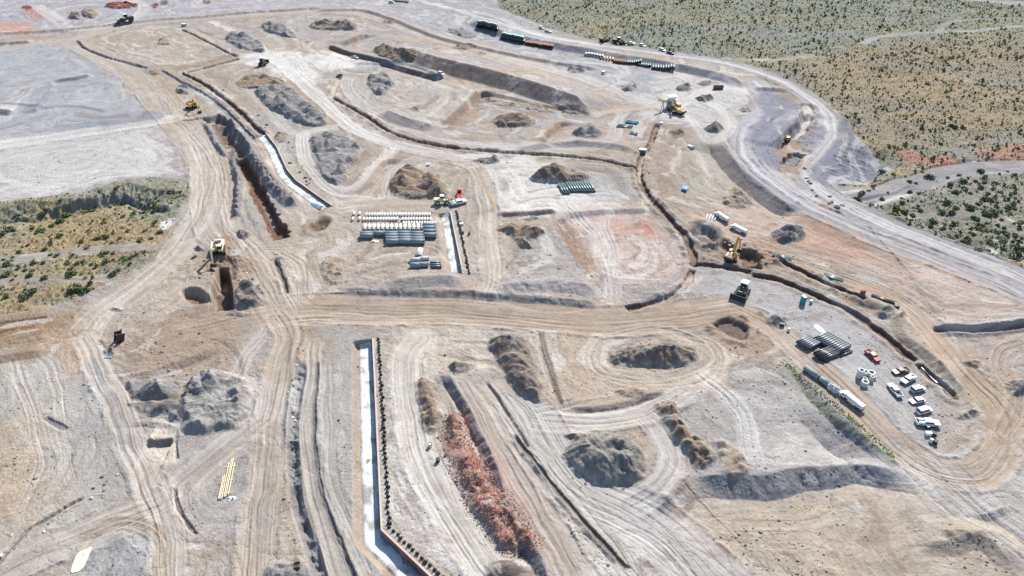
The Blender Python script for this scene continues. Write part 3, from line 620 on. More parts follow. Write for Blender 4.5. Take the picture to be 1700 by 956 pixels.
    F.scarp([(-30, 600), (40, 588), (90, 582)], 0.8, 0.2, 2.5, 8, alb(180, 150, 120), 0.6, 6)
    F.scarp([(200, 632), (270, 612), (330, 590), (370, 568)], 0.8, 0.4, 2.5, 8, alb(176, 152, 132), 0.6, 6)
    F.scarp([(60, 188), (85, 150), (92, 137), (130, 131), (155, 124)], 1.6, 0.1, 1.8, 7, alb(140, 146, 156), 0.8, 4)
    F.scarp([(-40, 188), (0, 186), (28, 190)], 1.8, 0.4, 3, 7, alb(164, 168, 178), 0.6, 5)
    # walled channels: lowered floor on one side of a retaining wall
    for pts, dep, wf, sd_ in WALLS:
        w = gline(pts, False); i = F.sel(w, 9)
        if len(i):
            d, t, L = pdist(w, X[i], Y[i]); d = d*sd_
            tp = sst(0, 1.5, t)*sst(0, 1.5, L-t)
            q = np.where(d < 0.12, 0, sst(wf+2.2, wf+0.2, d))*tp
            F.Z[i] = F.Z[i]*(1-q) - dep*q
            F.blend(i, alb(202, 180, 158), sst(wf-0.2, wf+0.3, d)*sst(wf+2.4, wf+1.2, d)*tp*0.8)
            F.blend(i, alb(214, 206, 192), sst(-5, -3.5, d)*sst(0.3, 0, d)*tp*0.6)
    # large open excavations
    dig = alb(146, 108, 84)
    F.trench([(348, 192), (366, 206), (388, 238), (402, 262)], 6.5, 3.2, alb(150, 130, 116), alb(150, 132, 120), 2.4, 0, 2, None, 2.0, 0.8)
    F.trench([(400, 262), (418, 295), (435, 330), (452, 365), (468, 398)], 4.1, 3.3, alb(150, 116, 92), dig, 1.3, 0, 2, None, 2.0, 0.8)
    F.berm([(376, 198), (405, 235), (428, 268), (455, 305), (482, 335), (500, 345)], 8, 2.6, alb(160, 152, 152), 0.85, 0.35, 8)
    F.berm([(342, 205), (362, 240), (378, 262)], 4, 1.5, alb(160, 156, 160), 0.8, 0.4, 4)
    F.berm([(384, 240), (390, 270), (396, 300), (395, 335), (392, 365)], 4.5, 1.7, alb(156, 152, 156), 0.8, 0.6, 5)
    F.road([(305, 208), (330, 235), (355, 240)], 6, alb(220, 206, 196), 0.7, 0.2)
    F.trench([(300, 200), (320, 199), (340, 195)], 1.6, 1.4, alb(150, 110, 96), alb(150, 118, 104), 0.5)
    F.zone([(365, 395), (392, 400), (412, 440), (400, 470), (350, 470), (330, 430)], alb(178, 148, 122), 4, 0.8, 2, rough=0.9)
    F.zone([(354, 474), (364, 440), (374, 442), (380, 474), (386, 512), (352, 514)], alb(136, 108, 88), 0.8, 0.9, 0.4, None, -5.0, 1.0, None, False)
    F.zone([(360, 432), (378, 434), (382, 460), (366, 462)], alb(178, 148, 122), 1.0, 0.9, 0.5, None, -1.5, 3)
    F.zone([(306, 484), (318, 480), (334, 486), (344, 498), (322, 500)], alb(168, 138, 110), 1.0, 0.9, 0.8, None, -3.0, 1.6)
    for (cx, cy, r, dp, c_) in ((530, 374, 3.6, 1.6, alb(140, 112, 88)), (1170, 388, 5.0, 2.6, alb(140, 128, 122)), (1207, 412, 3.0, 1.8, alb(140, 118, 104)), (1262, 522, 1, 0.2, BROWN), (1240, 470, 1, 0.2, TAN)):
        x0, y0 = G2(cx, cy); i = np.nonzero((abs(X-x0) < r*2.5) & (abs(Y-y0) < r*4))[0]
        rr = np.hypot((X[i]-x0), (Y[i]-y0)*0.7)+F.n1[i]*0.6
        F.Z[i] -= dp*sst(r*1.1, r*0.45, rr); F.Z[i] += 0.5*dp*np.exp(-((rr-r*1.35)/(r*0.3))**2)*0.6
        F.blend(i, c_, sst(r*1.5, r*0.8, rr)*0.8)
    F.trench([(1242, 412), (1244, 430), (1248, 446)], 4.6, 3.0, alb(110, 90, 78), alb(150, 122, 100), 1.2, 0.7, 3.0, alb(178, 148, 122))
    F.zone([(1180, 400), (1290, 395), (1300, 430), (1260, 445), (1170, 440), (1160, 420)], alb(184, 154, 128), 4, 0.55, 2, rough=0.8)
    F.trench([(1195, 528), (1222, 546), (1245, 552)], 4.5, 1.8, alb(146, 128, 118), alb(150, 126, 112), 2.5, 0.8, 3.0, alb(180, 150, 130))
    # oval tyre tracks
    F.swirl(1470, 900, 190, 72, 0.10, 2.0); F.swirl(1275, 650, 70, 34, 0.14, 1.8, 0, 1); F.swirl(85, 162, 75, 34, 0.14, 2.2, 0, 2)
    F.swirl(1050, 430, 80, 55, 0.14, 1.6, 0, 3); F.swirl(890, 450, 60, 40, 0.10, 1.6, 0, 4); F.swirl(300, 85, 100, 32, 0.12, 2.4, 0, 5)
    F.swirl(690, 160, 90, 45, 0.10, 2.0, 0, 6); F.swirl(20, 780, 110, 90, 0.12, 1.6, 0, 7); F.swirl(1085, 590, 130, 60, 0.10, 1.4, 0, 8)
    F.swirl(280, 560, 100, 40, 0.10, 1.4, 0, 9); F.swirl(110, 545, 60, 30, 0.10, 1.4, 0, 10); F.swirl(1600, 500, 110, 40, 0.10, 1.8, 0, 11)
    F.swirl(120, 275, 150, 40, 0.08, 2.2, 0, 12); F.swirl(660, 440, 90, 45, 0.08, 1.5, 0, 13); F.swirl(1560, 960, 120, 60, 0.1, 1.8, 0, 14)
    F.swirl(200, 950, 80, 70, 0.1, 1.4, 0, 15); F.swirl(380, 800, 90, 90, 0.08, 1.4, 0, 16)
    # small relief: dozer passes, clods, ruts; amplitude follows how disturbed the place is
    lod = lambda l: sst(1.0, 2.0, l/np.maximum(F.spx, 1e-3))
    D = flow_distance(F)
    wob = 1.2*fbm(X/9, Y/9, 2, 70)
    u = vn(X/26, Y/26, 69)*6+X/60; v = D+wob
    st = vn(u*1.3, v/1.0, 72)*lod(0.9)+0.8*vn(u, v/2.3, 73)*lod(1.6)+0.5*vn(u*0.7, v/5.5, 82)
    st = st*(F.cls != 2)*np.where(F.rough < 0.21, 0.5, 1.0); st = st+0.6*np.where(np.abs(vn(u*0.8, v/1.6, 83)) < 0.06, -1.6, 0)*lod(0.8)*(F.cls != 2)
    mod = sst(-0.3, 0.5, fbm(X/25, Y/25, 2, 74))
    F.C *= (1+0.085*st*(0.35+mod*0.65))[:, None]
    gr = vn(X/0.42, Y/0.42, 84)*lod(0.42)+vn(X/0.8, Y/0.8, 75)*lod(0.8)+vn(X/1.7, Y/1.7, 76)*lod(1.7)+0.8*vn(X/3.6, Y/3.6, 77)
    F.C *= (1+0.055*gr)[:, None]
    F.C *= (1+0.10*F.n1*0.6+0.05*F.n2)[:, None]
    # pale crushed scuffs
    k = sst(0.20, 0.70, fbm(u*1.1, v/4.2, 4, 78))*(F.cls != 2)*np.where(F.rough < 0.21, 0.45, 1.0); F.C = F.C*(1-0.42*k[:, None])+WHITE*0.42*k[:, None]
    k = sst(0.35, 0.8, fbm(u*1.3+7, v/4.8, 4, 79))*(F.cls != 2); F.C = F.C*(1-0.45*k[:, None])+BROWN*0.45*k[:, None]
    rg = F.rough
    F.Z += rg*(0.25*gr*0.6 + 0.45*fbm(X/6, Y/6, 4, 80) + 0.10*st*mod)
    F.Z += 0.075*st
    F.Z += rg*0.5*np.clip(vn(X/2.6, Y/2.6, 81)-0.45, 0, 1)*lod(1.4)*2
    lum = F.C.mean(1, keepdims=True); F.C = (lum+(F.C-lum)*0.86)*np.array([1.0, 1.0, 1.0]); F.C = np.clip(F.C, 0.01, 0.8)
    return F

# retaining walls: line of the wall in photograph pixels, drop, floor width, side of the low floor (+1 = left of direction)
WALLS = [([(619, 562), (634, 880), (745, 985)], 2.1, 4.3, -1),
         ([(442, 222), (459, 243), (477, 282), (492, 300), (520, 320), (552, 342)], 1.0, 4.4, -1),
         ([(748, 352), (769, 458)], 1.2, 3.8, -1)]
# graded grid: dense where the site is near, coarse towards the horizon
def axis(lo, a, b, hi, st, grow=1.06):
    c = list(np.arange(a, b+st*0.5, st)); q = c[-1]; s_ = st
    while q < hi: s_ *= grow; q += s_; c.append(q)
    q = c[0]; s_ = st; pre = []
    while q > lo: s_ *= grow; q -= s_; pre.append(max(q, lo))
    return np.array(pre[::-1]+c)
GXS = axis(-1600, -12, 1712, 3300, 1.15); GYS = axis(-300, -10, 966, 2400, 1.05)
GXX, GYY = np.meshgrid(GXS, GYS)
WX, WY = G(GXX, GYY)
F = terrain(WX, WY)
GZ = F.Z.reshape(WX.shape); GC = F.C.reshape(WX.shape+(3,))
def sample(X, Y, A=None):
    A = GZ if A is None else A
    px, py = to_px(np.asarray(X, float), np.asarray(Y, float))
    fx = np.interp(px, GXS, np.arange(len(GXS))); fy = np.interp(py, GYS, np.arange(len(GYS)))
    i = np.clip(fx.astype(int), 0, len(GXS)-2); j = np.clip(fy.astype(int), 0, len(GYS)-2); a = fx-i; b = fy-j
    if A.ndim == 3: a = a[..., None]; b = b[..., None]
    return (A[j, i]*(1-a)+A[j, i+1]*a)*(1-b)+(A[j+1, i]*(1-a)+A[j+1, i+1]*a)*b
def gz(X, Y): return float(sample(np.array([X]), np.array([Y]))[0])

def earth_mat(name, rough=0.95, b1=0.06, s1=1.3, var=0.16):
    """earth: base colour from the survey attribute, broken up by procedural noise"""
    m = bpy.data.materials.new(name); m.use_nodes = True; t = m.node_tree; b = t.nodes['Principled BSDF']
    b.inputs['Roughness'].default_value = rough; b.inputs['Specular IOR Level'].default_value = 0.1
    ca = t.nodes.new('ShaderNodeVertexColor'); ca.layer_name = 'tint'
    geo = t.nodes.new('ShaderNodeNewGeometry')
    n1 = t.nodes.new('ShaderNodeTexNoise'); n1.inputs['Scale'].default_value = s1; n1.inputs['Detail'].default_value = 5; n1.inputs['Roughness'].default_value = 0.7
    n2 = t.nodes.new('ShaderNodeTexVoronoi'); n2.inputs['Scale'].default_value = 0.9
    t.links.new(geo.outputs['Position'], n1.inputs['Vector']); t.links.new(geo.outputs['Position'], n2.inputs['Vector'])
    mr = t.nodes.new('ShaderNodeMapRange'); mr.inputs[1].default_value = 0.3; mr.inputs[2].default_value = 0.7
    mr.inputs[3].default_value = 1-var; mr.inputs[4].default_value = 1+var
    t.links.new(n1.outputs[0], mr.inputs[0])
    sc = t.nodes.new('ShaderNodeVectorMath'); sc.operation = 'SCALE'; t.links.new(ca.outputs[0], sc.inputs[0]); t.links.new(mr.outputs[0], sc.inputs['Scale'])
    t.links.new(sc.outputs[0], b.inputs['Base Color'])
    bp = t.nodes.new('ShaderNodeBump'); bp.inputs['Distance'].default_value = b1*4; bp.inputs['Strength'].default_value = 0.8
    t.links.new(n1.outputs[0], bp.inputs['Height']); t.links.new(bp.outputs[0], b.inputs['Normal'])
    return m
M_EARTH = earth_mat('graded_earth', var=0.2, b1=0.09); M_ROAD = earth_mat('packed_road_dirt', var=0.10, b1=0.04); M_DESERT = earth_mat('desert_soil', s1=0.55, var=0.34, b1=0.16); M_WASH = earth_mat('wash_gravel', var=0.12)
M_HEAP = earth_mat('loose_spoil', s1=1.6, b1=0.10, var=0.22)
ny, nx = WX.shape
idx = np.arange(ny*nx).reshape(ny, nx)
Q = np.stack([idx[:-1, :-1], idx[1:, :-1], idx[1:, 1:], idx[:-1, 1:]], -1).reshape(-1, 4)
VV = np.stack([F.X, F.Y, F.Z], 1)
cq = np.median(F.cls[Q], axis=1).astype(int)
for k, (nm, mm) in enumerate((('ground', M_EARTH), ('road', M_ROAD), ('desert_ground', M_DESERT), ('path', M_WASH))):
    q = Q[cq == k]; u, inv = np.unique(q, return_inverse=True)
    o = np_mesh(nm, VV[u], inv.reshape(-1, 4), mm, F.C[u]); o['kind'] = 'structure'
print('terrain', round(time.time()-T0, 1), VV.shape)
# ------------------------------------------------------------------ spoil heaps: each one a mesh standing on the ground
def heap(pts, H, label, col, cones=0, slope=0.60, lump=0.16, name='dirt_heap', cat='dirt heap', group='heaps of dug earth on the site', col2=None, seed=1, rill=0.0, flat=False, mtl=None):
    w = gline(pts, len(pts) > 4, True)
    cy = np.mean([p[1] for p in pts]); spx = 1/(0.00628*(cy+321))
    dx = max(0.18, spx*0.72); x0, y0 = w.min(0)-1.2; x1, y1 = w.max(0)+1.2
    nx_ = int((x1-x0)/dx)+2; ny_ = int((y1-y0)/dx)+2
    X, Y = np.meshgrid(np.linspace(x0, x1, nx_), np.linspace(y0, y1, ny_))
    f = X.ravel(); g = Y.ravel()
    xw = f+0.9*fbm(f/4, g/4, 3, seed); yw = g+0.9*fbm(f/4, g/4, 3, seed+5)
    d = polyd(w, xw, yw)
    rs = np.random.RandomState(seed*13+5)
    if cones:
        h = np.zeros_like(d)-9; n = 0; t = 0
        while n < cones and t < cones*40:
            t += 1; px = rs.uniform(x0, x1); py = rs.uniform(y0, y1)
            dd = polyd(w, np.array([px]), np.array([py]))[0]
            if dd < 0.6: continue
            n += 1; hh = min(H*rs.uniform(0.7, 1.15), dd*slope*1.5+0.8)
            el = rs.uniform(0.7, 1.5); an = rs.uniform(0, 3.14); a = (f-px)*math.cos(an)+(g-py)*math.sin(an); b = -(f-px)*math.sin(an)+(g-py)*math.cos(an)
            h = np.maximum(h, hh-slope*np.sqrt((a*el)**2+(b/el)**2+0.15))
        base = np.minimum(d*slope, H*0.30*(1+0.5*fbm(f/6, g/6, 2, seed+9)))
        h = np.where(d > 0, np.maximum(np.minimum(h, d*slope*1.3+0.3), base), -0.2)
    else:
        cap = H*(1+0.30*fbm(f/7, g/7, 3, seed+2))
        h = d*slope
        h = cap-np.logaddexp(0, (cap-h)*2.2)/2.2 if not flat else np.minimum(h, cap)
    h = h*(1+lump*0.6*fbm(f/2.6, g/2.6, 4, seed+3))+lump*0.5*fbm(f/1.1, g/1.1, 4, seed+4)*sst(0, 1, d)
    if rill:
        w_ = np.vstack([w, w[:1]]); _, s_, _ = pdist(w_, xw, yw); h = h-rill*np.clip(vn(s_/1.3, d*0.15, seed+6), -1, 1)*sst(0.2, 1.5, d)*sst(H/slope*1.1, H/slope*0.6, d)
    h = np.where(d > 0, np.maximum(h, 0.0)*sst(-0.2, 2.2, d)**0.7, d*0.25-0.02)
    Zs = sample(f, g)+np.maximum(h, -0.5)+0.03
    keep = (d > -0.8).reshape(X.shape)
    idx_ = np.arange(X.size).reshape(X.shape)
    q = np.stack([idx_[:-1, :-1], idx_[:-1, 1:], idx_[1:, 1:], idx_[1:, :-1]], -1).reshape(-1, 4)
    kk = keep.ravel(); q = q[kk[q].all(1)]
    u, inv = np.unique(q, return_inverse=True)
    base_c = col*np.ones((len(f), 1))
    c2 = col2 if col2 is not None else col*0.8
    k = sst(-0.2, 0.4, fbm(f/3.5, g/3.5, 4, seed+7))[:, None]; C = base_c*(1-k)+c2*k
    k = sst(0.35, 0.75, fbm(f/2.0, g/2.0, 4, seed+8))[:, None]*0.5; C = C*(1-k)+PALE*0.9*k
    e = sst(2.4, 0.0, d+0.8*fbm(f/1.5, g/1.5, 3, seed+11))[:, None]; C = C*(1-e)+sample(f, g, GC)*e
    C = C*(1+0.14*vn(f/0.6, g/0.6, seed))[:, None]
    cx_, cy_ = w.mean(0)
    V = np.stack([f-cx_, g-cy_, Zs], 1)[u]
    o = np_mesh(name, V, inv.reshape(-1, 4), mtl or M_HEAP, np.clip(C[u], 0.01, 0.8))
    o.location = (cx_, cy_, 0)
    tag(o, label, cat, group); o['top'] = 1
    del o['top']
    return o, (w, H)
def ell(cx, cy, rx, ry, n=10, rot=0.0, jit=0.12, seed=0):
    rs = np.random.RandomState(seed+int(cx)); o = []
    for i in range(n):
        a = 2*math.pi*i/n; r = 1+rs.uniform(-jit, jit); u = rx*math.cos(a)*r; v = ry*math.sin(a)*r
        o.append((cx+u*math.cos(rot)-v*math.sin(rot), cy+u*math.sin(rot)+v*math.cos(rot)))
    return o
HG = alb(170, 167, 166); HB = alb(172, 152, 134); HT = alb(192, 176, 158); HD = alb(154, 143, 137); HR = alb(176, 96, 84)
heaps = [
 (ell(407, 70, 37, 13, rot=.35), 5.0, 'dark grey heap left of the pale track near the top left square plot', HG, 5, {}),
 ([(432, 42), (452, 38), (475, 46), (495, 58), (490, 64), (465, 60), (440, 52)], 4.5, 'long grey heap with a ridge, ringed by a looping track at the top', HG, 5, {}),
 ([(512, 42), (530, 36), (560, 36), (592, 42), (588, 50), (545, 51), (518, 48)], 4.5, 'dark heap of tipped loads right below the top left road', HD, 7, {}),
 (ell(126, 27, 13, 7), 5.0, 'small dark heap inside the top left track loop', HD, 2, {}),
 (ell(150, 24, 18, 7), 3.0, 'pale rounded heap right of the small dark heap at the top left', HT, 0, {}),
 (ell(200, 10, 30, 5), 4.5, 'deep red heap at the top left edge', HR, 4, dict(col2=alb(110, 60, 70))),
 (ell(258, 10, 8, 4), 2.5, 'smallest red heap, right of the deep red heap', HR, 1, {}),
 (ell(46, 13, 9, 4), 2.2, 'little dark red heap in the top left corner', alb(150, 80, 74), 1, {}),
 (ell(344, 4, 10, 4), 2.5, 'small brown heap at the top edge right of the red heaps', HB, 1, {}),
 (ell(274, 5, 10, 4), 3.0, 'small grey brown heap cut by the top edge near the red heaps', HD, 1, {}),
 (ell(274, 70, 13, 6), 2.6, 'small pointed pale heap alone in the top left square plot', HT, 1, {}),
 (ell(257, 120, 13, 5), 2.2, 'low brown heap at the end of the curved cut', HB, 1, {}),
 (ell(306, 151, 14, 7), 3.0, 'grey heap behind the yellow digger', HG, 3, {}),
 ([(392, 134), (420, 124), (460, 128), (475, 140), (430, 148), (400, 146)], 2.6, 'brown smoothed end of the long field of tipped loads', HB, 4, {}),
 ([(425, 148), (470, 142), (510, 165), (545, 195), (540, 210), (500, 208), (465, 190), (435, 172)], 4.2, 'long field of grey tipped truckloads beside the white track', HG, 26, {}),
 (ell(470, 228, 14, 9), 1.6, 'low heap between the white footing and the track loop', HT, 3, {}),
 (ell(632, 138, 24, 19), 3.0, 'round grey heap in the upper middle plot with the curving road', HG, 10, {}),
 (ell(690, 182, 11, 5), 1.2, 'flat brown smear of earth in the upper middle plot', HB, 2, {}),
 ([(515, 228), (560, 222), (592, 235), (600, 255), (580, 290), (575, 306), (548, 306), (530, 290), (520, 260)], 3.4, 'large grey field of tipped loads inside the pale track loop', HG, 18, {}),
 ([(645, 300), (660, 282), (695, 278), (735, 300), (748, 322), (720, 332), (665, 328), (646, 316)], 4.8, 'big brown heap behind the rows of concrete pipes', HB, 12, {}),
 ([(815, 200), (838, 190), (868, 192), (890, 203), (875, 212), (830, 212)], 4.4, 'brown heap with a dark hollow in the plot of brown cuts', HB, 6, {}),
 ([(948, 218), (975, 206), (1002, 218), (990, 232), (962, 230)], 5.0, 'steep grey heap beside the curving road junction', HG, 3, {}),
 ([(878, 296), (900, 280), (940, 280), (982, 294), (965, 303), (900, 305)], 5.5, 'smooth brown heap just above the bundle of green pipes', HB, 4, dict(lump=.15)),
 ([(822, 382), (850, 372), (890, 378), (912, 392), (880, 402), (888, 415), (858, 412), (850, 395)], 3.6, 'brown ridged heap left of the brown strip in the middle', HB, 9, {}),
 (ell(882, 362, 14, 4), 1.4, 'low grey heap on the far side of the brown ridged heap', HG, 2, {}),
 (ell(1136, 146, 15, 6), 3.4, 'dark cone shaped heap left of the twin heaps near the container', HD, 2, {}),
 (ell(1170, 139, 13, 5), 3.6, 'dark pointed heap nearest the brown container', HD, 1, {}),
 (ell(1170, 163, 18, 6), 3.0, 'wide dark heap below the brown container', HD, 2, {}),
 (ell(1186, 214, 19, 8), 3.8, 'brown grey heap ringed by pale wheel tracks', HD, 3, {}),
 (ell(1237, 183, 11, 4), 1.8, 'small dark heap by the inner curve of the road', HD, 1, {}),
 (ell(1125, 222, 14, 7), 2.6, 'brown heap just below the crusher', HB, 3, {}),
 ([(1198, 328), (1215, 310), (1245, 312), (1254, 330), (1235, 345), (1208, 344)], 2.2, 'broken heap of brown slabs and clods below the inner curve', HT, 14, {}),
 ([(1275, 388), (1300, 376), (1328, 378), (1342, 392), (1325, 402), (1290, 402)], 3.2, 'dark grey rubble heap on the pink ground', alb(126, 126, 134), 9, {}),
 (ell(1288, 532, 22, 10), 3.2, 'smooth blue grey heap left of the black pipe stacks', HG, 1, dict(lump=.12)),
 ([(1005, 594), (1022, 578), (1075, 572), (1140, 576), (1163, 592), (1140, 608), (1080, 613), (1030, 609)], 6.0, 'big oval dark heap with deep rills below the main haul road', HD, 9, dict(col2=HB, rill=.5)),
 ([(935, 765), (950, 725), (1000, 715), (1050, 730), (1080, 765), (1065, 800), (1020, 810), (975, 800)], 4.6, 'large wrinkled grey heap in the lower middle', alb(172, 167, 160), 36, dict(rill=.3)),
 (ell(952, 765, 17, 13), 2.2, 'brown clod heap at the left foot of the large wrinkled heap', HB, 6, {}),
 (ell(957, 725, 18, 7), 2.0, 'gravelly heap at the upper left of the large wrinkled heap', HG, 5, {}),
 ([(810, 565), (840, 555), (880, 562), (886, 590), (905, 640), (903, 668), (870, 662), (845, 640), (825, 600)], 4.0, 'long grey and tan ridge of tipped earth below the main road', alb(162, 150, 138), 20, {}),
 (ell(765, 612, 20, 11), 2.6, 'small dark heap at the head of the striped strip', HD, 3, {}),
 ([(688, 638), (705, 626), (728, 640), (738, 680), (728, 712), (705, 715), (692, 680)], 2.8, 'brown ridge just behind the red rubble', HB, 10, {}),
 ([(205, 640), (240, 626), (285, 628), (310, 645), (290, 664), (230, 664), (208, 652)], 4.0, 'dark grey slumped bank in the lower left', HG, 6, {}),
 ([(205, 672), (260, 662), (320, 668), (330, 690), (300, 702), (240, 690)], 2.4, 'lower grey step of the slumped bank on the left', alb(132, 131, 136), 4, {}),
 ([(305, 640), (350, 612), (405, 625), (420, 660), (405, 705), (360, 722), (312, 720), (295, 690)], 3.8, 'broad grey rilled mound with a square dark side in the lower left', alb(186, 183, 180), 12, dict(rill=.4, lump=.35)),
 ([(1082, 672), (1118, 665), (1135, 700), (1165, 735), (1188, 770), (1160, 785), (1130, 755), (1105, 715)], 3.4, 'brown ribbed bank beside the light grey pad', HB, 12, dict(rill=.4)),
 ([(1180, 740), (1210, 735), (1245, 775), (1225, 800), (1190, 785)], 1.6, 'low clods at the corner of the light grey pad', HT, 8, {}),
 ([(1015, 650), (1060, 645), (1085, 655), (1065, 664), (1025, 662)], 1.2, 'low brown scrapings under the oval dark heap', HB, 5, {}),
 ([(1598, 602), (1622, 596), (1645, 610), (1638, 620), (1610, 612)], 2.2, 'upper brown heap by the haul road at the right edge', HB, 3, {}),
 ([(1672, 636), (1695, 630), (1725, 648), (1705, 660), (1680, 655)], 2.6, 'grey heap cut by the right edge', HG, 3, {}),
 (ell(1680, 643, 18, 8), 1.5, 'brown heap beside the grey heap at the right edge', HB, 2, {}),
 (ell(1605, 686, 21, 9), 2.0, 'low dark heap right of the parked cars', HD, 3, {}),
 (ell(1470, 520, 18, 8), 1.8, 'low blue grey heap near the end of the upper trench', HG, 3, {}),
 (ell(1498, 530, 10, 7), 1.6, 'small heap by the end of the upper trench', HT, 2, {}),
 ([(742, 50), (770, 50), (795, 60), (780, 64), (750, 58)], 2.4, 'long low grey heap left of the upper pipe stacks', HG, 4, {}),
 (ell(958, 118, 18, 6), 2.6, 'flat grey heap on the top plain', HG, 3, {}),
 (ell(1046, 148, 16, 7), 2.6, 'grey heap left of the twin heaps on the top plain', HG, 2, {}),
 (ell(770, 80, 22, 5), 1.8, 'low dark heap beyond the long flat topped bank', HD, 3, {}),
 (ell(800, 92, 12, 4), 1.4, 'tiny heap on the track beyond the flat topped bank', HT, 1, {}),
 (ell(812, 268, 24, 6), 2.4, 'dark brown heap at the corner of the white plot', HD, 2, {}),
 (ell(536, 375, 8, 3), 1.0, 'little brown heap in the small pit', HB, 1, {}),
 ([(530, 440), (545, 425), (560, 420), (578, 440), (570, 468), (545, 472)], 1.8, 'flat mound left of the pipe yard', HT, 5, {}),
 (ell(466, 430, 16, 6), 1.2, 'low grey spoil at the foot of the deep trench', HG, 3, {}),
 ([(386, 488), (398, 468), (425, 470), (442, 484), (442, 504), (410, 515), (388, 512)], 4.4, 'grey and tan heap right of the deep square pit', alb(160, 150, 142), 7, {}),
 (ell(332, 412, 9, 6), 1.8, 'small round heap behind the digger at the pit', HG, 1, {}),
 (ell(405, 389, 15, 10), 2.4, 'dark lump of earth at the end of the left windrow', HD, 3, {}),
 (ell(390, 521, 26, 5), 1.2, 'low dark heap on the main road edge under the pit', HD, 4, {}),
 (ell(195, 512, 14, 4), 1.4, 'small dark heap in the pale patch on the left', HD, 2, {}),
 (ell(183, 585, 12, 9), 1.8, 'brown clod heap behind the steel trench box', HB, 6, {}),
 (ell(160, 824, 9, 5), 1.4, 'small brown heap at the end of the thin ditch', HB, 1, {}),
 ([(445, 935), (480, 925), (520, 935), (530, 965), (480, 985), (440, 970)], 2.0, 'rough grey tipped loads at the bottom edge', HG, 12, {}),
 ([(808, 940), (835, 925), (880, 935), (900, 975), (850, 1000), (810, 980)], 3.0, 'dark gravelly heap at the bottom edge in the middle', HD, 5, {}),
 (ell(1292, 432, 14, 8), 2.2, 'brown heap right of the yellow excavator', HB, 3, {}),
 (ell(1258, 433, 15, 10), 2.6, 'rounded brown heap right beside the open pit', HB, 2, dict(lump=.15)),
 (ell(1178, 412, 17, 6), 1.8, 'pale clod heap left of the yellow excavator', HT, 4, {}),
 (ell(645, 36, 12, 4), 1.6, 'low brown scrapings at the bend of the top road', HB, 2, {}),
 (ell(345, 83, 6, 2), 0.8, 'tiny lump in the middle of the top left square plot', HT, 1, {}),
 (ell(875, 440, 20, 8), 0.9, 'flat pale spread of earth in the middle plot', HT, 3, {}),
 (ell(605, 452, 8, 4), 0.8, 'tiny lump of earth in front of the pipe yard', HT, 1, {}),
 ([(1560, 880), (1600, 872), (1640, 885), (1620, 900), (1570, 900)], 1.4, 'pale brown rounded bank at the bottom right', HT, 3, {}),
]
for n, (pts, H, lab, col, cones, kw) in enumerate(heaps):
    heap(pts, H, lab, col, cones, seed=n*3+2, **kw)
# the long flat-topped bank of the upper middle
heap([(616, 86), (640, 78), (668, 86), (694, 98), (690, 108), (650, 105)], 7.4, 'dark brown rilled mound at the left end of the long bank', HB, 0, seed=905, rill=.4)
heap([(790, 158), (880, 172), (960, 186), (985, 192), (940, 190), (860, 180), (800, 166)], 1.5, 'lumpy windrow at the foot of the long flat topped bank', HT, 14, seed=907)
# the pile of broken red rock
red, _ = heap([(738, 694), (765, 690), (785, 730), (808, 775), (842, 830), (880, 885), (886, 908), (836, 912), (802, 875), (772, 815), (746, 760)], 3.4,
     'long heap of broken red rock beside the grey ditch', alb(210, 170, 156), 22, seed=911, name='rubble_heap', cat='rubble heap', group=None, col2=alb(186, 132, 118), lump=.3)
print('heaps', round(time.time()-T0, 1))
# ------------------------------------------------------------------ materials of the objects
M_WHITE = mat('white_paint', (0.62, 0.63, 0.64), 0.35, noise=.08, scale=2, coat=.3); M_RED = mat('red_paint', (0.34, 0.02, 0.03), 0.35, noise=.1, coat=.3)
M_MAROON = mat('maroon_paint', (0.10, 0.02, 0.04), 0.35, noise=.1, coat=.3); M_SILVER = mat('silver_paint', (0.42, 0.44, 0.47), 0.35, 0.3, noise=.08, coat=.2)
M_YEL = mat('machine_yellow', (0.48, 0.29, 0.06), 0.5, noise=.2, scale=2.5); M_CREAMY = mat('faded_machine_paint', (0.60, 0.52, 0.36), 0.55, noise=.15, scale=2.5)
M_GRN = mat('dark_green_machine_paint', (0.07, 0.09, 0.05), 0.5, noise=.2, scale=2.5)
M_GLASS = mat('tinted_glass', (0.02, 0.03, 0.045), 0.1, spec=.6); M_TYRE = mat('tyre_rubber', (0.025, 0.025, 0.028), 0.85, noise=.2); M_DARK = mat('dark_steel', (0.045, 0.043, 0.045), 0.6, 0.3, noise=.25)
M_CONC = mat('pale_concrete', (0.47, 0.48, 0.475), 0.85, noise=.14, scale=1.6, bump=.02); M_CONCB = mat('weathered_concrete', (0.20, 0.235, 0.255), 0.85, noise=.16, scale=1.2, bump=.02)
M_BLACKP = mat('black_plastic_pipe', (0.035, 0.038, 0.04), 0.38, noise=.18, scale=2, spec=.5); M_GREYP = mat('grey_pipe', (0.10, 0.12, 0.13), 0.4, noise=.15, spec=.5)
M_GREENP = mat('green_grey_pipe', (0.09, 0.15, 0.145), 0.35, noise=.15, spec=.5); M_RUST = mat('rusty_steel', (0.17, 0.085, 0.055), 0.8, noise=.35, scale=1.5); M_BLUEP = mat('blue_plastic_pipe', (0.12, 0.25, 0.35), 0.4, noise=.1)
M_TEAL = mat('teal_plastic', (0.02, 0.26, 0.25), 0.5, noise=.08); M_ROOF = mat('white_plastic', (0.62, 0.66, 0.66), 0.5)
M_WALLB = mat('brown_wall_block', (0.20, 0.12, 0.09), 0.9, noise=.22, scale=2.2, bump=.03); M_CAP = mat('wall_cap_block', (0.40, 0.33, 0.29), 0.9, noise=.12, scale=2)
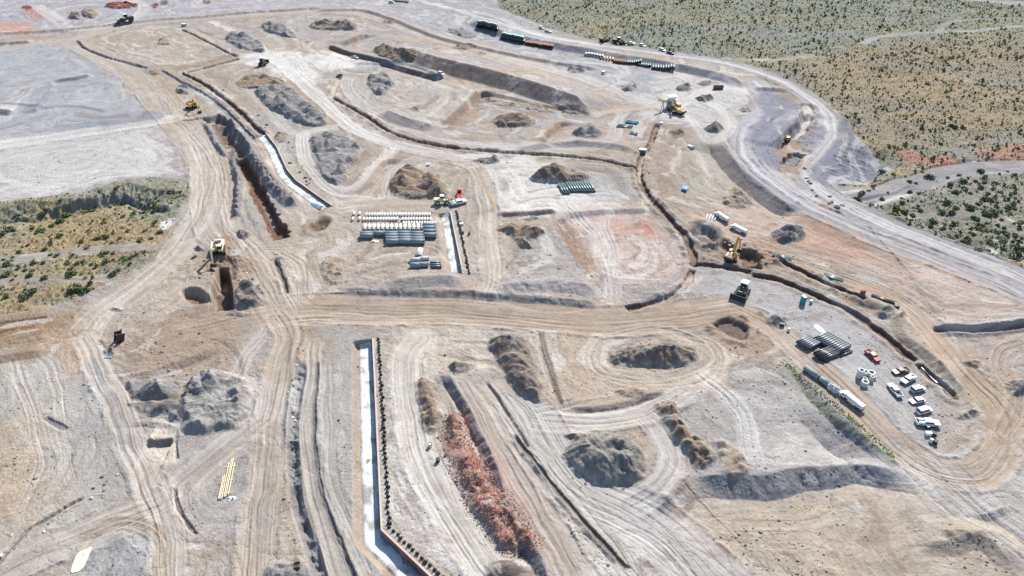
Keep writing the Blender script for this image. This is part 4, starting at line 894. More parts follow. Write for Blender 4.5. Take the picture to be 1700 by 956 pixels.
M_BLOCK = mat('dark_wall_block', (0.075, 0.06, 0.058), 0.9, noise=.3, scale=3); M_BED = mat('white_gravel', (0.50, 0.56, 0.58), 0.95, noise=.2, scale=1.6, bump=.08, attr='tint')
M_TIMB = mat('yellow_timber', (0.58, 0.53, 0.36), 0.7, noise=.12, scale=3); M_SLUR = mat('cream_slurry', (0.54, 0.50, 0.40), 0.5, noise=.06, scale=.4); M_TAN = mat('tan_coated_pipe', (0.42, 0.30, 0.17), 0.7, noise=.2)
M_STONE = mat('site_stone', (0.16, 0.14, 0.13), 0.95, noise=.3, scale=2); M_REDST = mat('red_stone', (0.24, 0.10, 0.075), 0.95, noise=.35, scale=1.5); M_PALEST = mat('pale_stone', (0.42, 0.38, 0.34), 0.95, noise=.2, scale=2)

def at(x, y, it=3):
    """photograph point to a point on the built ground"""
    z = 0.0
    for _ in range(it): X, Y = G2(x, y, z); z = gz(X, Y)
    return X, Y, z
def put(o, x, y, head=0.0, dz=0.0, sc=1.0):
    X, Y, Z = at(x, y); o.location = (X, Y, Z+dz); o.rotation_euler = (0, 0, head); o.scale = (sc,)*3; return o
def heading(xa, ya, xb, yb):
    a = G2(xa, ya); b = G2(xb, yb); return math.atan2(b[1]-a[1], b[0]-a[0])

# ------------------------------------------------------------------ vehicles
def wheel(par, x, y, r, wdt, rim=M_SILVER):
    w_ = MB().cyl((x, y-wdt/2, r), (x, y+wdt/2, r), r, 14).build('wheel', M_TYRE, par)
    s_ = 1 if y > 0 else -1
    MB().cyl((x, y+s_*wdt*0.3, r), (x, y+s_*(wdt/2+.015), r), r*.55, 10).build('rim', rim, w_)
def lamps(par, xf, hw, z):
    for s_ in (-1, 1): MB().box((xf, s_*hw, z), (.08, .28, .16)).build('headlight', M_ROOF, par)
    for s_ in (-1, 1): pass
def pickup(paint, label, crew=True, cat='pickup truck', grp='cars and trucks parked on the site', load=None):
    t = thing('pickup_truck', label, cat, grp)
    b = MB(); b.prism([(-2.85, .45), (2.75, .45), (2.9, .7), (2.85, 1.05), (1.3, 1.18), (1.25, 1.14), (-0.95, 1.14), (-0.95, .82), (-2.72, .82), (-2.85, .7)], -.98, .98)
    b.box((-1.85, .93, 1.0), (1.9, .12, .42)); b.box((-1.85, -.93, 1.0), (1.9, .12, .42)); b.box((-2.84, 0, .98), (.1, 1.86, .42))
    bo = b.build('body', paint, t)
    MB().box((-1.85, 0, .84), (1.75, 1.6, .05)).build('truck_bed', M_DARK, bo)
    x0, x1 = (-.95, 1.25) if crew else (-.95, .6)
    MB().box(((x0+x1)/2, 0, 1.36), (x1-x0, 1.8, .46), taper=(.88, .92), shift=(-.08, 0)).build('window', M_GLASS, t)
    MB().box(((x0+x1)/2-.1, 0, 1.62), ((x1-x0)*.90, 1.70, .16), taper=(.94, .95), bev=.05).build('cab_roof', paint, t)
    for x in (-1.85, 1.85):
        for y in (-.9, .9): wheel(t, x, y, .41, .28)
    lamps(t, 2.86, .68, .85)
    MB().box((2.9, 0, .55), (.12, 1.8, .16)).build('bumper', M_DARK, t)
    for s_ in (-1, 1): MB().box((1.0, s_*1.08, 1.2), (.14, .2, .18)).build('mirror', M_DARK, t)
    if load == 'tools': MB().box((-1.6, .55, 1.18), (1.5, .5, .35)).box((-1.6, -.55, 1.18), (1.5, .5, .35)).box((-.85, 0, 1.35), (.3, 1.6, .3)).build('tool_box', M_ROOF, t)
    return t
def car(paint, label, suv=True, cat='car', name='parked_car', grp='cars and trucks parked on the site'):
    t = thing(name, label, cat, grp); h = 1.72 if suv else 1.45; hb = .98 if suv else .86
    MB().prism([(-2.35, .38), (2.25, .38), (2.42, .6), (2.35, hb-.14), (1.15, hb+.02), (-2.1, hb+.04), (-2.4, hb-.1), (-2.42, .6)], -.92, .92).build('body', paint, t)
    b = MB(); xs = (-2.15, 1.15) if suv else (-1.75, 1.05)
    MB().box(((xs[0]+xs[1])/2, 0, (hb+h-.1)/2+.02), (xs[1]-xs[0], 1.74, h-.1-hb+.04), taper=(.84, .90), shift=(-.10, 0)).build('window', M_GLASS, t)
    MB().box(((xs[0]+xs[1])/2-.13, 0, h-.06), ((xs[1]-xs[0])*.86, 1.60, .16), taper=(.94, .95), bev=.05).build('roof', paint, t)
    for x in (-1.45, 1.45):
        for y in (-.85, .85): wheel(t, x, y, .36, .24)
    lamps(t, 2.36, .62, .7)
    return t
def water_truck(label, grp='cars and trucks parked on the site', paint=M_WHITE, name='water_truck', cat='water truck', tank=True):
    t = thing(name, label, cat, grp)
    MB().box((-.6, 0, .85), (9.2, .95, .3)).build('chassis', M_DARK, t)
    c = MB().prism([(2.5, .75), (5.0, .75), (5.1, 1.1), (4.95, 1.75), (4.0, 1.95), (3.7, 2.75), (2.5, 2.8)], -1.15, 1.15).build('cab', paint, t)
    MB().prism([(3.75, 1.98), (3.98, 1.98), (3.74, 2.62), (3.5, 2.62)], -1.0, 1.0).build('windscreen', M_GLASS, c)
    for s_ in (-1, 1): MB().box((3.1, s_*1.16, 2.2), (.85, .04, .6)).build('window', M_GLASS, c)
    if tank:
        k = MB(); pr = []
        for i in range(16):
            a = 2*math.pi*i/16; pr.append((1.18*math.copysign(abs(math.cos(a))**.6, math.cos(a)), 1.95+.92*math.copysign(abs(math.sin(a))**.6, math.sin(a))))
        M_ = Matrix.Rotation(math.pi/2, 4, 'Z'); k.prism(pr, -2.2, 5.0, M_); tk = k.build('tank', paint, t)
        for x in (-3.6, -1.2, 1.2): MB().cyl((x, 0, 2.82), (x, 0, 3.0), .32, 12).build('hatch', M_SILVER, tk)
        MB().cyl((-5.2, -1.1, .9), (-5.2, 1.1, .9), .09, 8).build('spray_bar', M_DARK, t)
    else:
        MB().box((-1.4, 0, 1.15), (7.0, 2.4, .18)).box((-1.4, 1.15, 1.4), (7.0, .06, .5)).box((-1.4, -1.15, 1.4), (7.0, .06, .5)).build('flat_bed', paint, t)
    for x in (-3.9, -2.6, 3.7):
        for y in (-1.0, 1.0): wheel(t, x, y, .52, .38)
    lamps(t, 5.08, .85, 1.15)
    return t
# ------------------------------------------------------------------ earth moving machines
def excavator(label, paint=M_YEL, carriage=0.0, reach=1.0, fold=1.0, grp='earth moving machines', sc=1.0):
    t = thing('excavator', label, 'excavator', grp)
    for s_ in (-1, 1):
        Mz = Matrix.Rotation(carriage, 4, 'Z')
        tr = MB().prism([(-2.3, .25), (-2.0, 0), (2.0, 0), (2.3, .25), (2.35, .6), (2.1, .95), (-2.1, .95), (-2.35, .6)], s_*1.35-.32, s_*1.35+.32, Mz).build('track', M_TYRE, t)
        MB().box((0, s_*1.35, .5), (3.2, .7, .35), Mz).build('track_frame', M_DARK, tr)
    MB().cyl((0, 0, .7), (0, 0, 1.2), .8, 14).box((0, 0, .6), (1.6, 2.2, .4), Matrix.Rotation(carriage, 4, 'Z')).build('turntable', M_DARK, t)
    b = MB().box((-.9, 0, 1.75), (3.4, 2.7, 1.1), bev=.15).box((.9, -.95, 1.55), (1.4, .8, .7), bev=.08).build('body', paint, t)
    MB().box((-1.2, 0, 2.36), (1.8, 1.6, .14)).cyl((-1.5, -.9, 2.3), (-1.5, -.9, 2.95), .09, 8).build('engine_cover', M_DARK, b)
    MB().prism([(-2.55, 1.15), (-3.1, 1.3), (-3.2, 2.1), (-2.55, 2.3)], -1.35, 1.35).build('counterweight', M_DARK if paint is not M_CREAMY else paint, t)
    c = MB().box((1.0, .9, 2.0), (1.6, .95, 1.6), taper=(.9, .92), bev=.06).build('cab', paint, t)
    MB().box((1.05, .9, 2.3), (1.62, .99, .75), taper=(.92, .93)).build('window', M_GLASS, c)
    p0, p1, p2, p3 = (.9, -.05, 1.7), (3.6*reach, -.05, 5.0*fold), (6.3*reach, -.05, 3.9*fold), (7.6*reach, -.05, .9)
    bm_ = MB()
    for a, b_, r0, r1 in ((p0, p1, .30, .42), (p1, p2, .42, .26)): bm_.cyl(a, b_, r0, 4, r1)
    bo = bm_.build('boom', paint, t)
    MB().cyl((1.8, -.05, 1.5), ((p0[0]+p1[0])/2+.5, -.05, (p0[2]+p1[2])/2), .13, 8).build('hydraulic_ram', M_SILVER, bo)
    MB().cyl((p2[0]-.35, -.05, p2[2]+.6), p3, .30, 4, .18).build('stick', paint, t)
    x, _, z = p3
    MB().prism([(x-.35, z+.1), (x+.3, z+.1), (x+.55, z-.5), (x+.1, z-1.0), (x-.7, z-1.0), (x-1.0, z-.55), (x-.75, z-.5), (x-.6, z-.8), (x-.1, z-.75), (x+.15, z-.35)], -.75, .65).build('bucket', M_DARK, t)
    t.scale = (sc,)*3
    return t
def loader(label, paint=M_YEL, name='wheel_loader', cat='wheel loader', grp='earth moving machines'):
    t = thing(name, label, cat, grp)
    MB().box((-1.7, 0, 1.6), (3.2, 1.9, 1.2), bev=.12).box((.9, 0, 1.2), (2.4, 1.2, .8), bev=.1).build('body', paint, t)
    c = MB().box((-.1, 0, 2.75), (1.5, 1.5, 1.3), taper=(.9, .9), bev=.05).build('cab', paint, t)
    MB().box((-.1, 0, 2.8), (1.53, 1.53, .8), taper=(.93, .93)).build('window', M_GLASS, c)
    MB().box((-.1, 0, 3.44), (1.6, 1.6, .1)).build('cab_roof', M_ROOF, c)
    for x in (-1.9, 1.7):
        for y in (-1.15, 1.15): wheel(t, x, y, .85, .65, paint)
    for s_ in (-1, 1): MB().cyl((1.2, s_*.55, 1.9), (3.6, s_*.55, .9), .17, 4).build('lift_arm', paint, t)
    MB().prism([(3.3, .25), (4.7, .15), (4.75, .25), (3.7, .5), (3.5, 1.2), (3.9, 1.55), (3.7, 1.6), (3.25, 1.2)], -1.5, 1.5).build('bucket', M_DARK, t)
    return t
def dozer(label, paint=M_GRN, grp='earth moving machines'):
    t = thing('bulldozer', label, 'bulldozer', grp)
    for s_ in (-1, 1):
        MB().prism([(-2.2, .3), (-1.8, 0), (1.6, 0), (2.0, .3), (1.9, .85), (-1.2, 1.35), (-1.9, 1.1)], s_*1.15-.3, s_*1.15+.3).build('track', M_TYRE, t)
    MB().box((.8, 0, 1.5), (2.4, 1.3, 1.0), bev=.12).box((-1.1, 0, 1.35), (1.6, 1.6, .8), bev=.1).cyl((1.1, .3, 2.0), (1.1, .3, 2.9), .09, 8).build('body', paint, t)
    c = MB().box((-.8, 0, 2.55), (1.5, 1.5, 1.5), taper=(.9, .9), bev=.05).build('cab', paint, t)
    MB().box((-.8, 0, 2.65), (1.53, 1.53, .8), taper=(.93, .93)).build('window', M_GLASS, c)
    MB().box((-.8, 0, 3.34), (1.7, 1.7, .1)).build('cab_roof', M_ROOF, c)
    MB().prism([(2.7, .1), (2.9, .05), (3.05, .5), (2.95, 1.0), (3.1, 1.45), (2.95, 1.5), (2.75, 1.0), (2.85, .5)], -1.95, 1.95).build('blade', M_DARK, t)
    for s_ in (-1, 1): MB().cyl((0, s_*1.55, .6), (2.85, s_*1.55, .5), .12, 6).build('push_arm', M_DARK, t)
    MB().cyl((-2.1, 0, 1.3), (-3.0, 0, .9), .16, 6).box((-3.1, 0, .55), (.2, .3, 1.1)).build('ripper', M_DARK, t)
    return t

VE = []
def v(o, xa, ya, xb, yb, sc=1.0):
    """stand vehicle o between its rear (xa, ya) and its front (xb, yb) in the photograph"""
    return put(o, (xa+xb)/2, (ya+yb)/2, heading(xa, ya, xb, yb), -0.02, sc)
v(pickup(M_RED, 'bright red pickup truck parked alone right of the black pipe stacks'), 1440, 586, 1455, 600, .88)
v(pickup(M_MAROON, 'maroon pickup truck at the head of the row of parked cars'), 1505, 616, 1483, 621, .85)
v(pickup(M_WHITE, 'white pickup truck right behind the maroon one', load='tools'), 1517, 626, 1496, 638, .88)
v(pickup(M_WHITE, 'white pickup truck parked crosswise left of the row of cars'), 1491, 658, 1478, 643, .88)
v(car(M_SILVER, 'silver grey sport utility car third in the row of parked cars'), 1512, 651, 1533, 646, .9)
v(car(M_WHITE, 'white low sedan fourth in the row of parked cars', suv=False), 1532, 665, 1511, 669, .88)
v(car(M_WHITE, 'tall white sport utility car second from the near end of the row', suv=True), 1522, 687, 1543, 681, .95)
v(pickup(M_WHITE, 'long white work truck with tool boxes at the near end of the row', load='tools'), 1523, 703, 1554, 706, 1.0)
v(water_truck('white tanker truck parked along the green weed strip'), 1427, 680, 1398, 657, .72)
v(water_truck('white tanker truck by the round pit near the inner bend', grp=None), 1205, 368, 1190, 358, .7)
v(water_truck('pale tanker truck just above the open pit with the yellow excavator', grp=None), 1235, 388, 1217, 379, .68)
v(pickup(M_WHITE, 'white pickup truck beside the red truck near the pipe yard', load='tools'), 750, 341, 773, 336, 1.15)
v(water_truck('bright red flatbed truck above the white pickup near the pipe yard', grp=None, paint=M_RED, name='flatbed_truck', cat='flatbed truck', tank=False), 762, 333, 763, 319, .72)
v(loader('cream wheel loader working at the far end of the short trench', M_CREAMY), 722, 338, 748, 337, 1.05)
far = [(1095, 83, 1104, 86, 'car', 'white van on the outer road above the pipe rows', M_WHITE), (1108, 88, 1118, 91, 'pickup', 'dark pickup truck behind the white van on the outer road', M_DARK),
       (1042, 73, 1052, 74, 'pickup', 'white pickup truck right of the machines at the top road edge', M_WHITE), (1063, 76, 1070, 78, 'car', 'small white car alone on the top road edge', M_WHITE),
       (895, 46, 903, 49, 'car', 'white car at the upper edge of the road far left of the pipe rows', M_WHITE), (905, 53, 914, 55, 'pickup', 'light pickup truck below the white car at the upper road edge', M_SILVER),
       (580, 90, 597, 94, 'pickup', 'blue grey pickup truck on the pale plain at the head of the long bank', M_SILVER), (640, 4, 660, 5, 'car', 'white van at the very top edge by the dark stacks', M_WHITE),
       (1000, 124, 1004, 120, 'car', 'tiny white car on the dark line below the pipe rows', M_WHITE), (728, 122, 737, 125, 'car', 'white car at the foot of the long bank', M_WHITE)]
for xa, ya, xb, yb, k, lb, m_ in far:
    v(pickup(m_, lb, grp=None) if k == 'pickup' else car(m_, lb, grp=None), xa, ya, xb, yb)
# machines
v(excavator('yellow excavator reaching over the head of the long deep trench', M_YEL, .4, 1.0, 1.0), 314, 176, 326, 184, 1.25)
v(excavator('cream excavator standing over the deep square pit', M_CREAMY, .2, .95, 1.05), 368, 405, 359, 432, 1.35)
v(excavator('yellow excavator with raised boom beside the open brown pit', M_YEL, .5, .8, 1.3), 1206, 438, 1220, 424, 1.1)
v(excavator('yellow excavator standing right beside the crusher', M_YEL, .3, .7, .9), 1134, 192, 1118, 186, 1.2)
v(dozer('dark bulldozer parked on the grey ground above the main road'), 1236, 482, 1226, 496, 1.35)
v(dozer('dark bulldozer tipped against the slope on the pale plain', M_DARK), 433, 112, 441, 103, 1.4)
v(loader('dark wheel loader working on the top left road', M_GRN), 219, 36, 203, 39, 1.6)
v(excavator('orange machine with its boom up at the top road edge', M_YEL, 0, .4, 1.8), 1000, 70, 1006, 68, 1.2)
v(loader('dark loader beside the orange machine at the top road edge', M_DARK), 1020, 72, 1034, 74, 1.3)
v(excavator('small yellow excavator in the white curved ditch', M_YEL, 0, .7, .8), 1309, 226, 1303, 231, .9)
v(loader('small brown loader in the narrow slot of the upper middle plot', M_RUST), 561, 128, 565, 126, .6)
# crusher
def crusher():
    t = thing('rock_crusher', 'rock crusher with a white bin and tan conveyors by the road junction', 'rock crusher')
    h = MB(); h.box((2.5, 5.0, 4.2), (5.0, 3.6, .3)); h.box((2.5, 5.0, 5.2), (3.2, 2.2, 1.8), taper=(1.55, 1.6)); h.build('hopper', M_ROOF, t)
    MB().box((2.5, 5.0, 2.2), (4.0, 2.8, 3.6), bev=.15).build('crushing_box', M_CONCB, t)
    for a, b_ in (((1.0, 4.0, 3.4), (-6.5, 1.5, 6.0)), ((2.0, 3.5, 2.4), (-1.0, -5.5, 4.8))):
        c = MB(); d = (Vector(b_)-Vector(a)); c.cyl(a, b_, .55, 4); cv = c.build('conveyor', M_TAN, t)
        m_ = Vector(a).lerp(Vector(b_), .6)
        for s_ in (-.7, .7): MB().cyl((m_.x+s_, m_.y, 0), (m_.x, m_.y, m_.z), .13, 6).build('leg', M_DARK, cv)
    for x in (.8, 4.2):
        for y in (3.8, 6.2): MB().box((x, y, .6), (.35, .35, 1.2)).build('leg', M_DARK, t)
    MB().box((5.6, 2.5, 1.4), (2.0, 2.4, 2.2), bev=.1).build('engine_box', M_YEL, t)
    return t
put(crusher(), 1113, 184, .25, 0, 1.0)

# ------------------------------------------------------------------ pipes
PIPE_CACHE = {}
def pipe_proto(name, L, r, wall, mtl, label, cat, group, n=14):
    """a hollow pipe with a bell collar, lying on the ground along +X, centred on its origin"""
    t = thing(name, label, cat, group)
    MB().tube((-L/2, 0, r), (L/2, 0, r), r, r-wall, n).build('barrel', mtl, t, True)
    MB().tube((L/2-.25*r-.12, 0, r), (L/2, 0, r), r*1.07, r-wall*.8, n).build('collar', mtl, t, True)
    return t
FREE = {}
def pipe(key, x, y, head, args, dz=0.0, label=None):
    if key not in FREE: FREE[key] = pipe_proto(*args); o = FREE[key]; o['used'] = 1
    else: o = dup(FREE[key], label)
    if label: o['label'] = label
    if 'used' in o: del o['used']
    return put(o, x, y, head, dz)
TOW = R(-90)
for i in range(25):     # rear row, middle row: small pipes seen end on
    pipe('a', 608+i*4.42+(0.7*math.sin(i*7)), 357.5, TOW-0.05+0.03*math.sin(i*3), ('concrete_pipe', 2.3, .36, .06, M_CONC, 'small white concrete pipe in the rear row of the pipe yard', 'concrete pipe', 'small white pipes of the rear row'))
for i in range(25):
    if i in (13,): continue
    pipe('b', 604+i*4.6, 365.0, TOW-0.05+0.03*math.sin(i*5), ('concrete_pipe', 2.3, .37, .06, M_CONC, 'small white concrete pipe in the second row of the pipe yard', 'concrete pipe', 'small white pipes of the second row'))
for i in range(13):
    pipe('c', 670+i*4.35, 371.5, TOW-0.05, ('concrete_pipe', 1.9, .36, .06, M_CONC, 'small white concrete pipe in the short third row on the right of the pipe yard', 'concrete pipe', 'small white pipes of the short third row'))
for x, y in ((588, 356), (597, 356)):
    pipe('d', x, y, TOW, ('concrete_pipe', 1.6, .5, .08, M_CONC, 'lone short white pipe at the left end of the pipe yard rows', 'concrete pipe', 'lone short pipes left of the rows'))
for x, y in ((586, 365), (597, 364.5)):
    pipe('d', x, y, TOW, None)
for i in range(14):
    pipe('e', 606+i*7.35, 380.0, TOW+0.08, ('concrete_pipe', 4.0, .63, .1, M_CONC, 'large white concrete pipe in the row in front of the small pipes', 'concrete pipe', 'large white pipes in a row'))
stk = [(609.5, (391.5, 395)), (629.5, (391.0,)), (650.5, (391.5, 395.5, 400, 404.5)), (671.5, (391, 395.5, 400, 404)), (693.0, (391.5, 396, 400.5, 404.5)), (712.5, (377.5, 382.5, 388, 394))]
names = ['first stack from the left', 'second stack from the left', 'third stack from the left', 'fourth stack from the left', 'fifth stack from the left', 'rightmost stack']
for (x, ys), nm in zip(stk, names):
    for j, y in enumerate(ys):
        ss = pipe('f', x+j*.6, y, 0.0, ('concrete_pipe', 4.7, .98, .14, M_CONCB, 'x', 'concrete pipe', 'big grey pipes lying crosswise', 18), label='big grey concrete pipe in the %s of crosswise pipes' % nm)
pipe('g', 697, 424, TOW, ('concrete_pipe', 4.5, 1.0, .14, M_CONC, 'big white concrete pipe pointing at the viewer below the pipe yard', 'concrete pipe', 'pipes below the yard', 18))
for x, y in ((690, 434), (704, 432)):
    pipe('h', x, y, 0.12, ('concrete_pipe', 3.6, .75, .12, M_CONC, 'white concrete pipe lying crosswise just below the lone big pipe', 'concrete pipe', 'pipes below the yard'))
for x, y, lb in ((690, 444, 'grey concrete pipe nearest the viewer in the group below the yard'), (703, 443, 'white pipe right of the nearest grey pipe in the small group below the yard')):
    pipe('i', x, y, 0.06, ('concrete_pipe', 3.6, .95, .13, M_CONCB, 'x', 'concrete pipe', 'pipes below the yard', 18), label=lb)
for i in range(3):
    pipe('j', 723+i*.8, 438+i*3.2, -0.05, ('steel_pipe', 3.6, .5, .06, M_GREYP, 'blue grey pipe in the small bundle of three beside the white footing', 'steel pipe', 'bundle of three pipes'))
for i in range(13):     # dark green bundle
    xa, ya = 927+i*4.25, 304.5+(i < 3)*2-.1*i; xb, yb = xa+9.0, ya+16
    X0, Y0 = G2(xa, ya); X1, Y1 = G2(xb, yb)
    pipe('k', (xa+xb)/2, (ya+yb)/2, math.atan2(Y1-Y0, X1-X0), ('steel_pipe', 9.0, .46, .05, M_GREENP, 'long dark green pipe in the slanting bundle below the smooth brown heap', 'steel pipe', 'slanting bundle of green pipes'))
def run(key, n, a0, a1, b0, b1, args, dz=0.0):
    """n parallel pipes whose ends run from a0..a1 (one end) and b0..b1 (other end)"""
    for i in range(n):
        f = i/max(1, n-1); xa, ya = a0[0]+(a1[0]-a0[0])*f, a0[1]+(a1[1]-a0[1])*f; xb, yb = b0[0]+(b1[0]-b0[0])*f, b0[1]+(b1[1]-b0[1])*f
        X0, Y0 = G2(xa, ya); X1, Y1 = G2(xb, yb)
        o = pipe(key, (xa+xb)/2, (ya+yb)/2, math.atan2(Y1-Y0, X1-X0), args, dz)
run('l', 10, (1351, 566), (1387, 588), (1372, 557), (1409, 577), ('plastic_pipe', 6.2, .46, .04, M_GREYP, 'long grey pipe in the largest of the three stacks beside the parked cars', 'plastic pipe', 'largest stack of grey pipes'), .5)
run('l2', 9, (1351, 567), (1386, 589), (1372, 558), (1408, 578), ('plastic_pipe', 6.2, .5, .04, M_BLACKP, 'dark pipe in the bottom layer of the largest pipe stack', 'plastic pipe', 'bottom layer of the largest pipe stack'))
run('m', 6, (1352, 589), (1368, 599), (1375, 580), (1389, 590), ('plastic_pipe', 6.0, .42, .04, M_BLACKP, 'black pipe in the lower stack near the thin track', 'plastic pipe', 'lower stack of black pipes'), .4)
run('m2', 6, (1352, 590), (1368, 600), (1375, 581), (1389, 591), ('plastic_pipe', 6.0, .46, .04, M_BLACKP, 'black pipe in the bottom layer of the lower stack near the thin track', 'plastic pipe', 'bottom of the lower stack'))
run('n', 6, (1323, 571), (1341, 582), (1342, 562), (1359, 572), ('plastic_pipe', 5.4, .45, .05, M_GREYP, 'short pale grey pipe in the left stack of fittings', 'plastic pipe', 'left stack of fittings'), .35)
run('o', 2, (1390, 589), (1396, 592), (1408, 583), (1412, 585), ('plastic_pipe', 5.0, .3, .04, M_BLACKP, 'thin black pipe lying apart at the near right of the stacks', 'plastic pipe', 'thin pipes lying apart'))
# far rows at the top: dark pipe lengths, mixed colours
run('p', 16, (792, 50), (824, 60), (795, 42), (827, 52), ('steel_pipe', 7.0, .95, .08, M_BLACKP, 'dark green pipe in the first stack at the top, nearest the road bend', 'steel pipe', 'first dark stack at the top'))
run('p2', 14, (794, 49), (823, 58), (797, 41), (826, 50), ('steel_pipe', 7.0, .8, .08, M_GREENP, 'upper layer green pipe in the first stack at the top', 'steel pipe', 'upper layer of the first stack'), 1.7)
run('q', 18, (832, 68), (868, 76), (835, 59), (871, 67), ('steel_pipe', 7.6, .95, .08, M_GREYP, 'grey green pipe in the second stack at the top', 'steel pipe', 'second stack at the top'))
run('q2', 17, (833, 67), (867, 75), (836, 58), (870, 66), ('steel_pipe', 7.4, .8, .08, M_GREENP, 'upper layer grey green pipe in the second stack at the top', 'steel pipe', 'upper layer of the second stack'), 1.7)
run('r', 20, (872, 77), (916, 84), (875, 69), (918, 77), ('steel_pipe', 6.0, .8, .08, M_RUST, 'rusty brown pipe in the stack right of the grey green ones', 'steel pipe', 'rusty stack at the top'))
run('s', 7, (971, 94), (998, 99), (974, 89), (1001, 93), ('concrete_pipe', 4.0, .75, .1, M_CONC, 'pale short pipe at the left end of the long upper row', 'concrete pipe', 'pale short pipes at the left end'))
run('t', 5, (996, 101), (1016, 104), (1000, 93), (1018, 96), ('steel_pipe', 6.0, .62, .1, M_TAN, 'tan pipe in the long upper row, left of the rusty ones', 'steel pipe', 'tan pipes in the upper row'))
run('u', 8, (1018, 107), (1040, 110), (1021, 97), (1043, 99), ('steel_pipe', 7.5, .62, .08, M_RUST, 'rust red pipe in the middle of the long upper row', 'steel pipe', 'rust red pipes in the upper row'))
run('v', 7, (1041, 109), (1062, 110), (1043, 100), (1064, 102), ('steel_pipe', 6.5, .7, .08, M_GREYP, 'grey pipe right of the rust red ones in the long upper row', 'steel pipe', 'grey pipes in the upper row'))
run('w', 6, (1060, 112), (1078, 114), (1062, 105), (1080, 107), ('steel_pipe', 5.0, .75, .08, M_GREENP, 'teal grey pipe near the right end of the long upper row', 'steel pipe', 'teal grey pipes in the upper row'))
run('x', 9, (1083, 119), (1117, 122), (1085, 105), (1119, 108), ('steel_pipe', 10.0, .7, .08, M_GREYP, 'long grey pipe at the right end of the long upper row', 'steel pipe', 'long grey pipes at the right end'))
run('y', 8, (655, 3), (676, 5), (657, -1), (678, 1), ('steel_pipe', 5.5, .9, .08, M_GREENP, 'dark green pipe in the stack cut by the top edge', 'steel pipe', 'stack cut by the top edge'))
run('z', 4, (1170, 369), (1184, 370), (1175, 357), (1190, 359), ('plastic_pipe', 6.5, .3, .04, M_CONC, 'pale thin pipe lying left of the tanker near the round pit', 'plastic pipe', 'thin pale pipes by the round pit'))
run('A', 4, (1132, 318), (1138, 319), (1134, 309), (1141, 311), ('plastic_pipe', 4.5, .35, .04, M_BLUEP, 'blue grey pipe in the tiny bundle alone right of the curved trench', 'plastic pipe', 'tiny bundle right of the curved trench'))
run('B', 5, (514, 341), (518, 338), (532, 348), (536, 344), ('plastic_pipe', 6.0, .28, .03, M_BLUEP, 'light blue pipe in the bundle at the foot of the white gravel strip', 'plastic pipe', 'light blue bundle'))
run('C', 5, (1286, 426), (1288, 423), (1309, 432), (1311, 429), ('plastic_pipe', 6.5, .32, .03, M_GREENP, 'green grey pipe in the bundle at the start of the upper trench', 'plastic pipe', 'bundle at the start of the upper trench'))
run('D', 5, (1369, 459), (1371, 456), (1393, 467), (1396, 464), ('plastic_pipe', 6.5, .32, .03, M_GREENP, 'green grey pipe in the bundle halfway along the upper trench', 'plastic pipe', 'bundle halfway along the upper trench'))
run('E', 3, (1452, 494), (1453, 492), (1478, 503), (1479, 501), ('plastic_pipe', 7.0, .28, .03, M_BLACKP, 'black pipe in the thin bundle near the far end of the upper trench', 'plastic pipe', 'thin bundle near the end of the upper trench'))
run('F', 4, (1024, 211), (1028, 208), (1046, 213), (1050, 210), ('plastic_pipe', 7.0, .35, .04, M_GREENP, 'green grey pipe in the bundle left of the head of the curved trench', 'plastic pipe', 'bundle left of the curved trench'))
run('G', 2, (1041, 204), (1043, 202), (1056, 206), (1058, 204), ('plastic_pipe', 6.0, .45, .04, M_BLUEP, 'blue pipe above the green grey bundle near the curved trench', 'plastic pipe', 'pair of blue pipes'))
run('H', 2, (1047, 222), (1048, 220), (1056, 225), (1057, 223), ('plastic_pipe', 4.0, .4, .04, M_BLUEP, 'short blue pipe below the green grey bundle near the curved trench', 'plastic pipe', 'pair of short blue pipes'))
run('I', 3, (1141, 243), (1144, 242), (1150, 248), (1153, 247), ('concrete_pipe', 3.0, .5, .06, M_CONC, 'pale short pipe below the brown heap by the crusher', 'concrete pipe', 'pale short pipes below the crusher'))
# big concrete lengths by the weed strip, precast rings by the cars
for x, y, h_, lb, L_ in ((1347, 622, heading(1339, 616, 1357, 630), 'long grey concrete pipe first from the left beside the green weed strip', 5.0), (1368, 637, heading(1361, 632, 1375, 642), 'shorter grey concrete pipe second from the left beside the green weed strip', 3.0)):
    o = pipe_proto('concrete_pipe', L_, .85, .13, M_CONCB, lb, 'concrete pipe', None, 18); put(o, x, y, h_)
for x, y, s_, lb in ((1379, 645, .9, 'small precast cone between the short pipe and the round tank beside the weed strip'), (1387, 650, .95, 'round white precast tank beside the weed strip')):
    t = thing('precast_tank', lb, 'precast tank')
    MB().cyl((0, 0, 0), (0, 0, 1.3), 1.1, 18).build('shell', M_CONC, t, False); MB().cyl((0, 0, 1.3), (0, 0, 1.9), 1.1, 18, .55).build('cone_top', M_CONC, t); MB().tube((0, 0, 1.9), (0, 0, 2.1), .58, .42, 14).build('neck', M_CONC, t)
    put(t, x, y, 0, 0, s_)
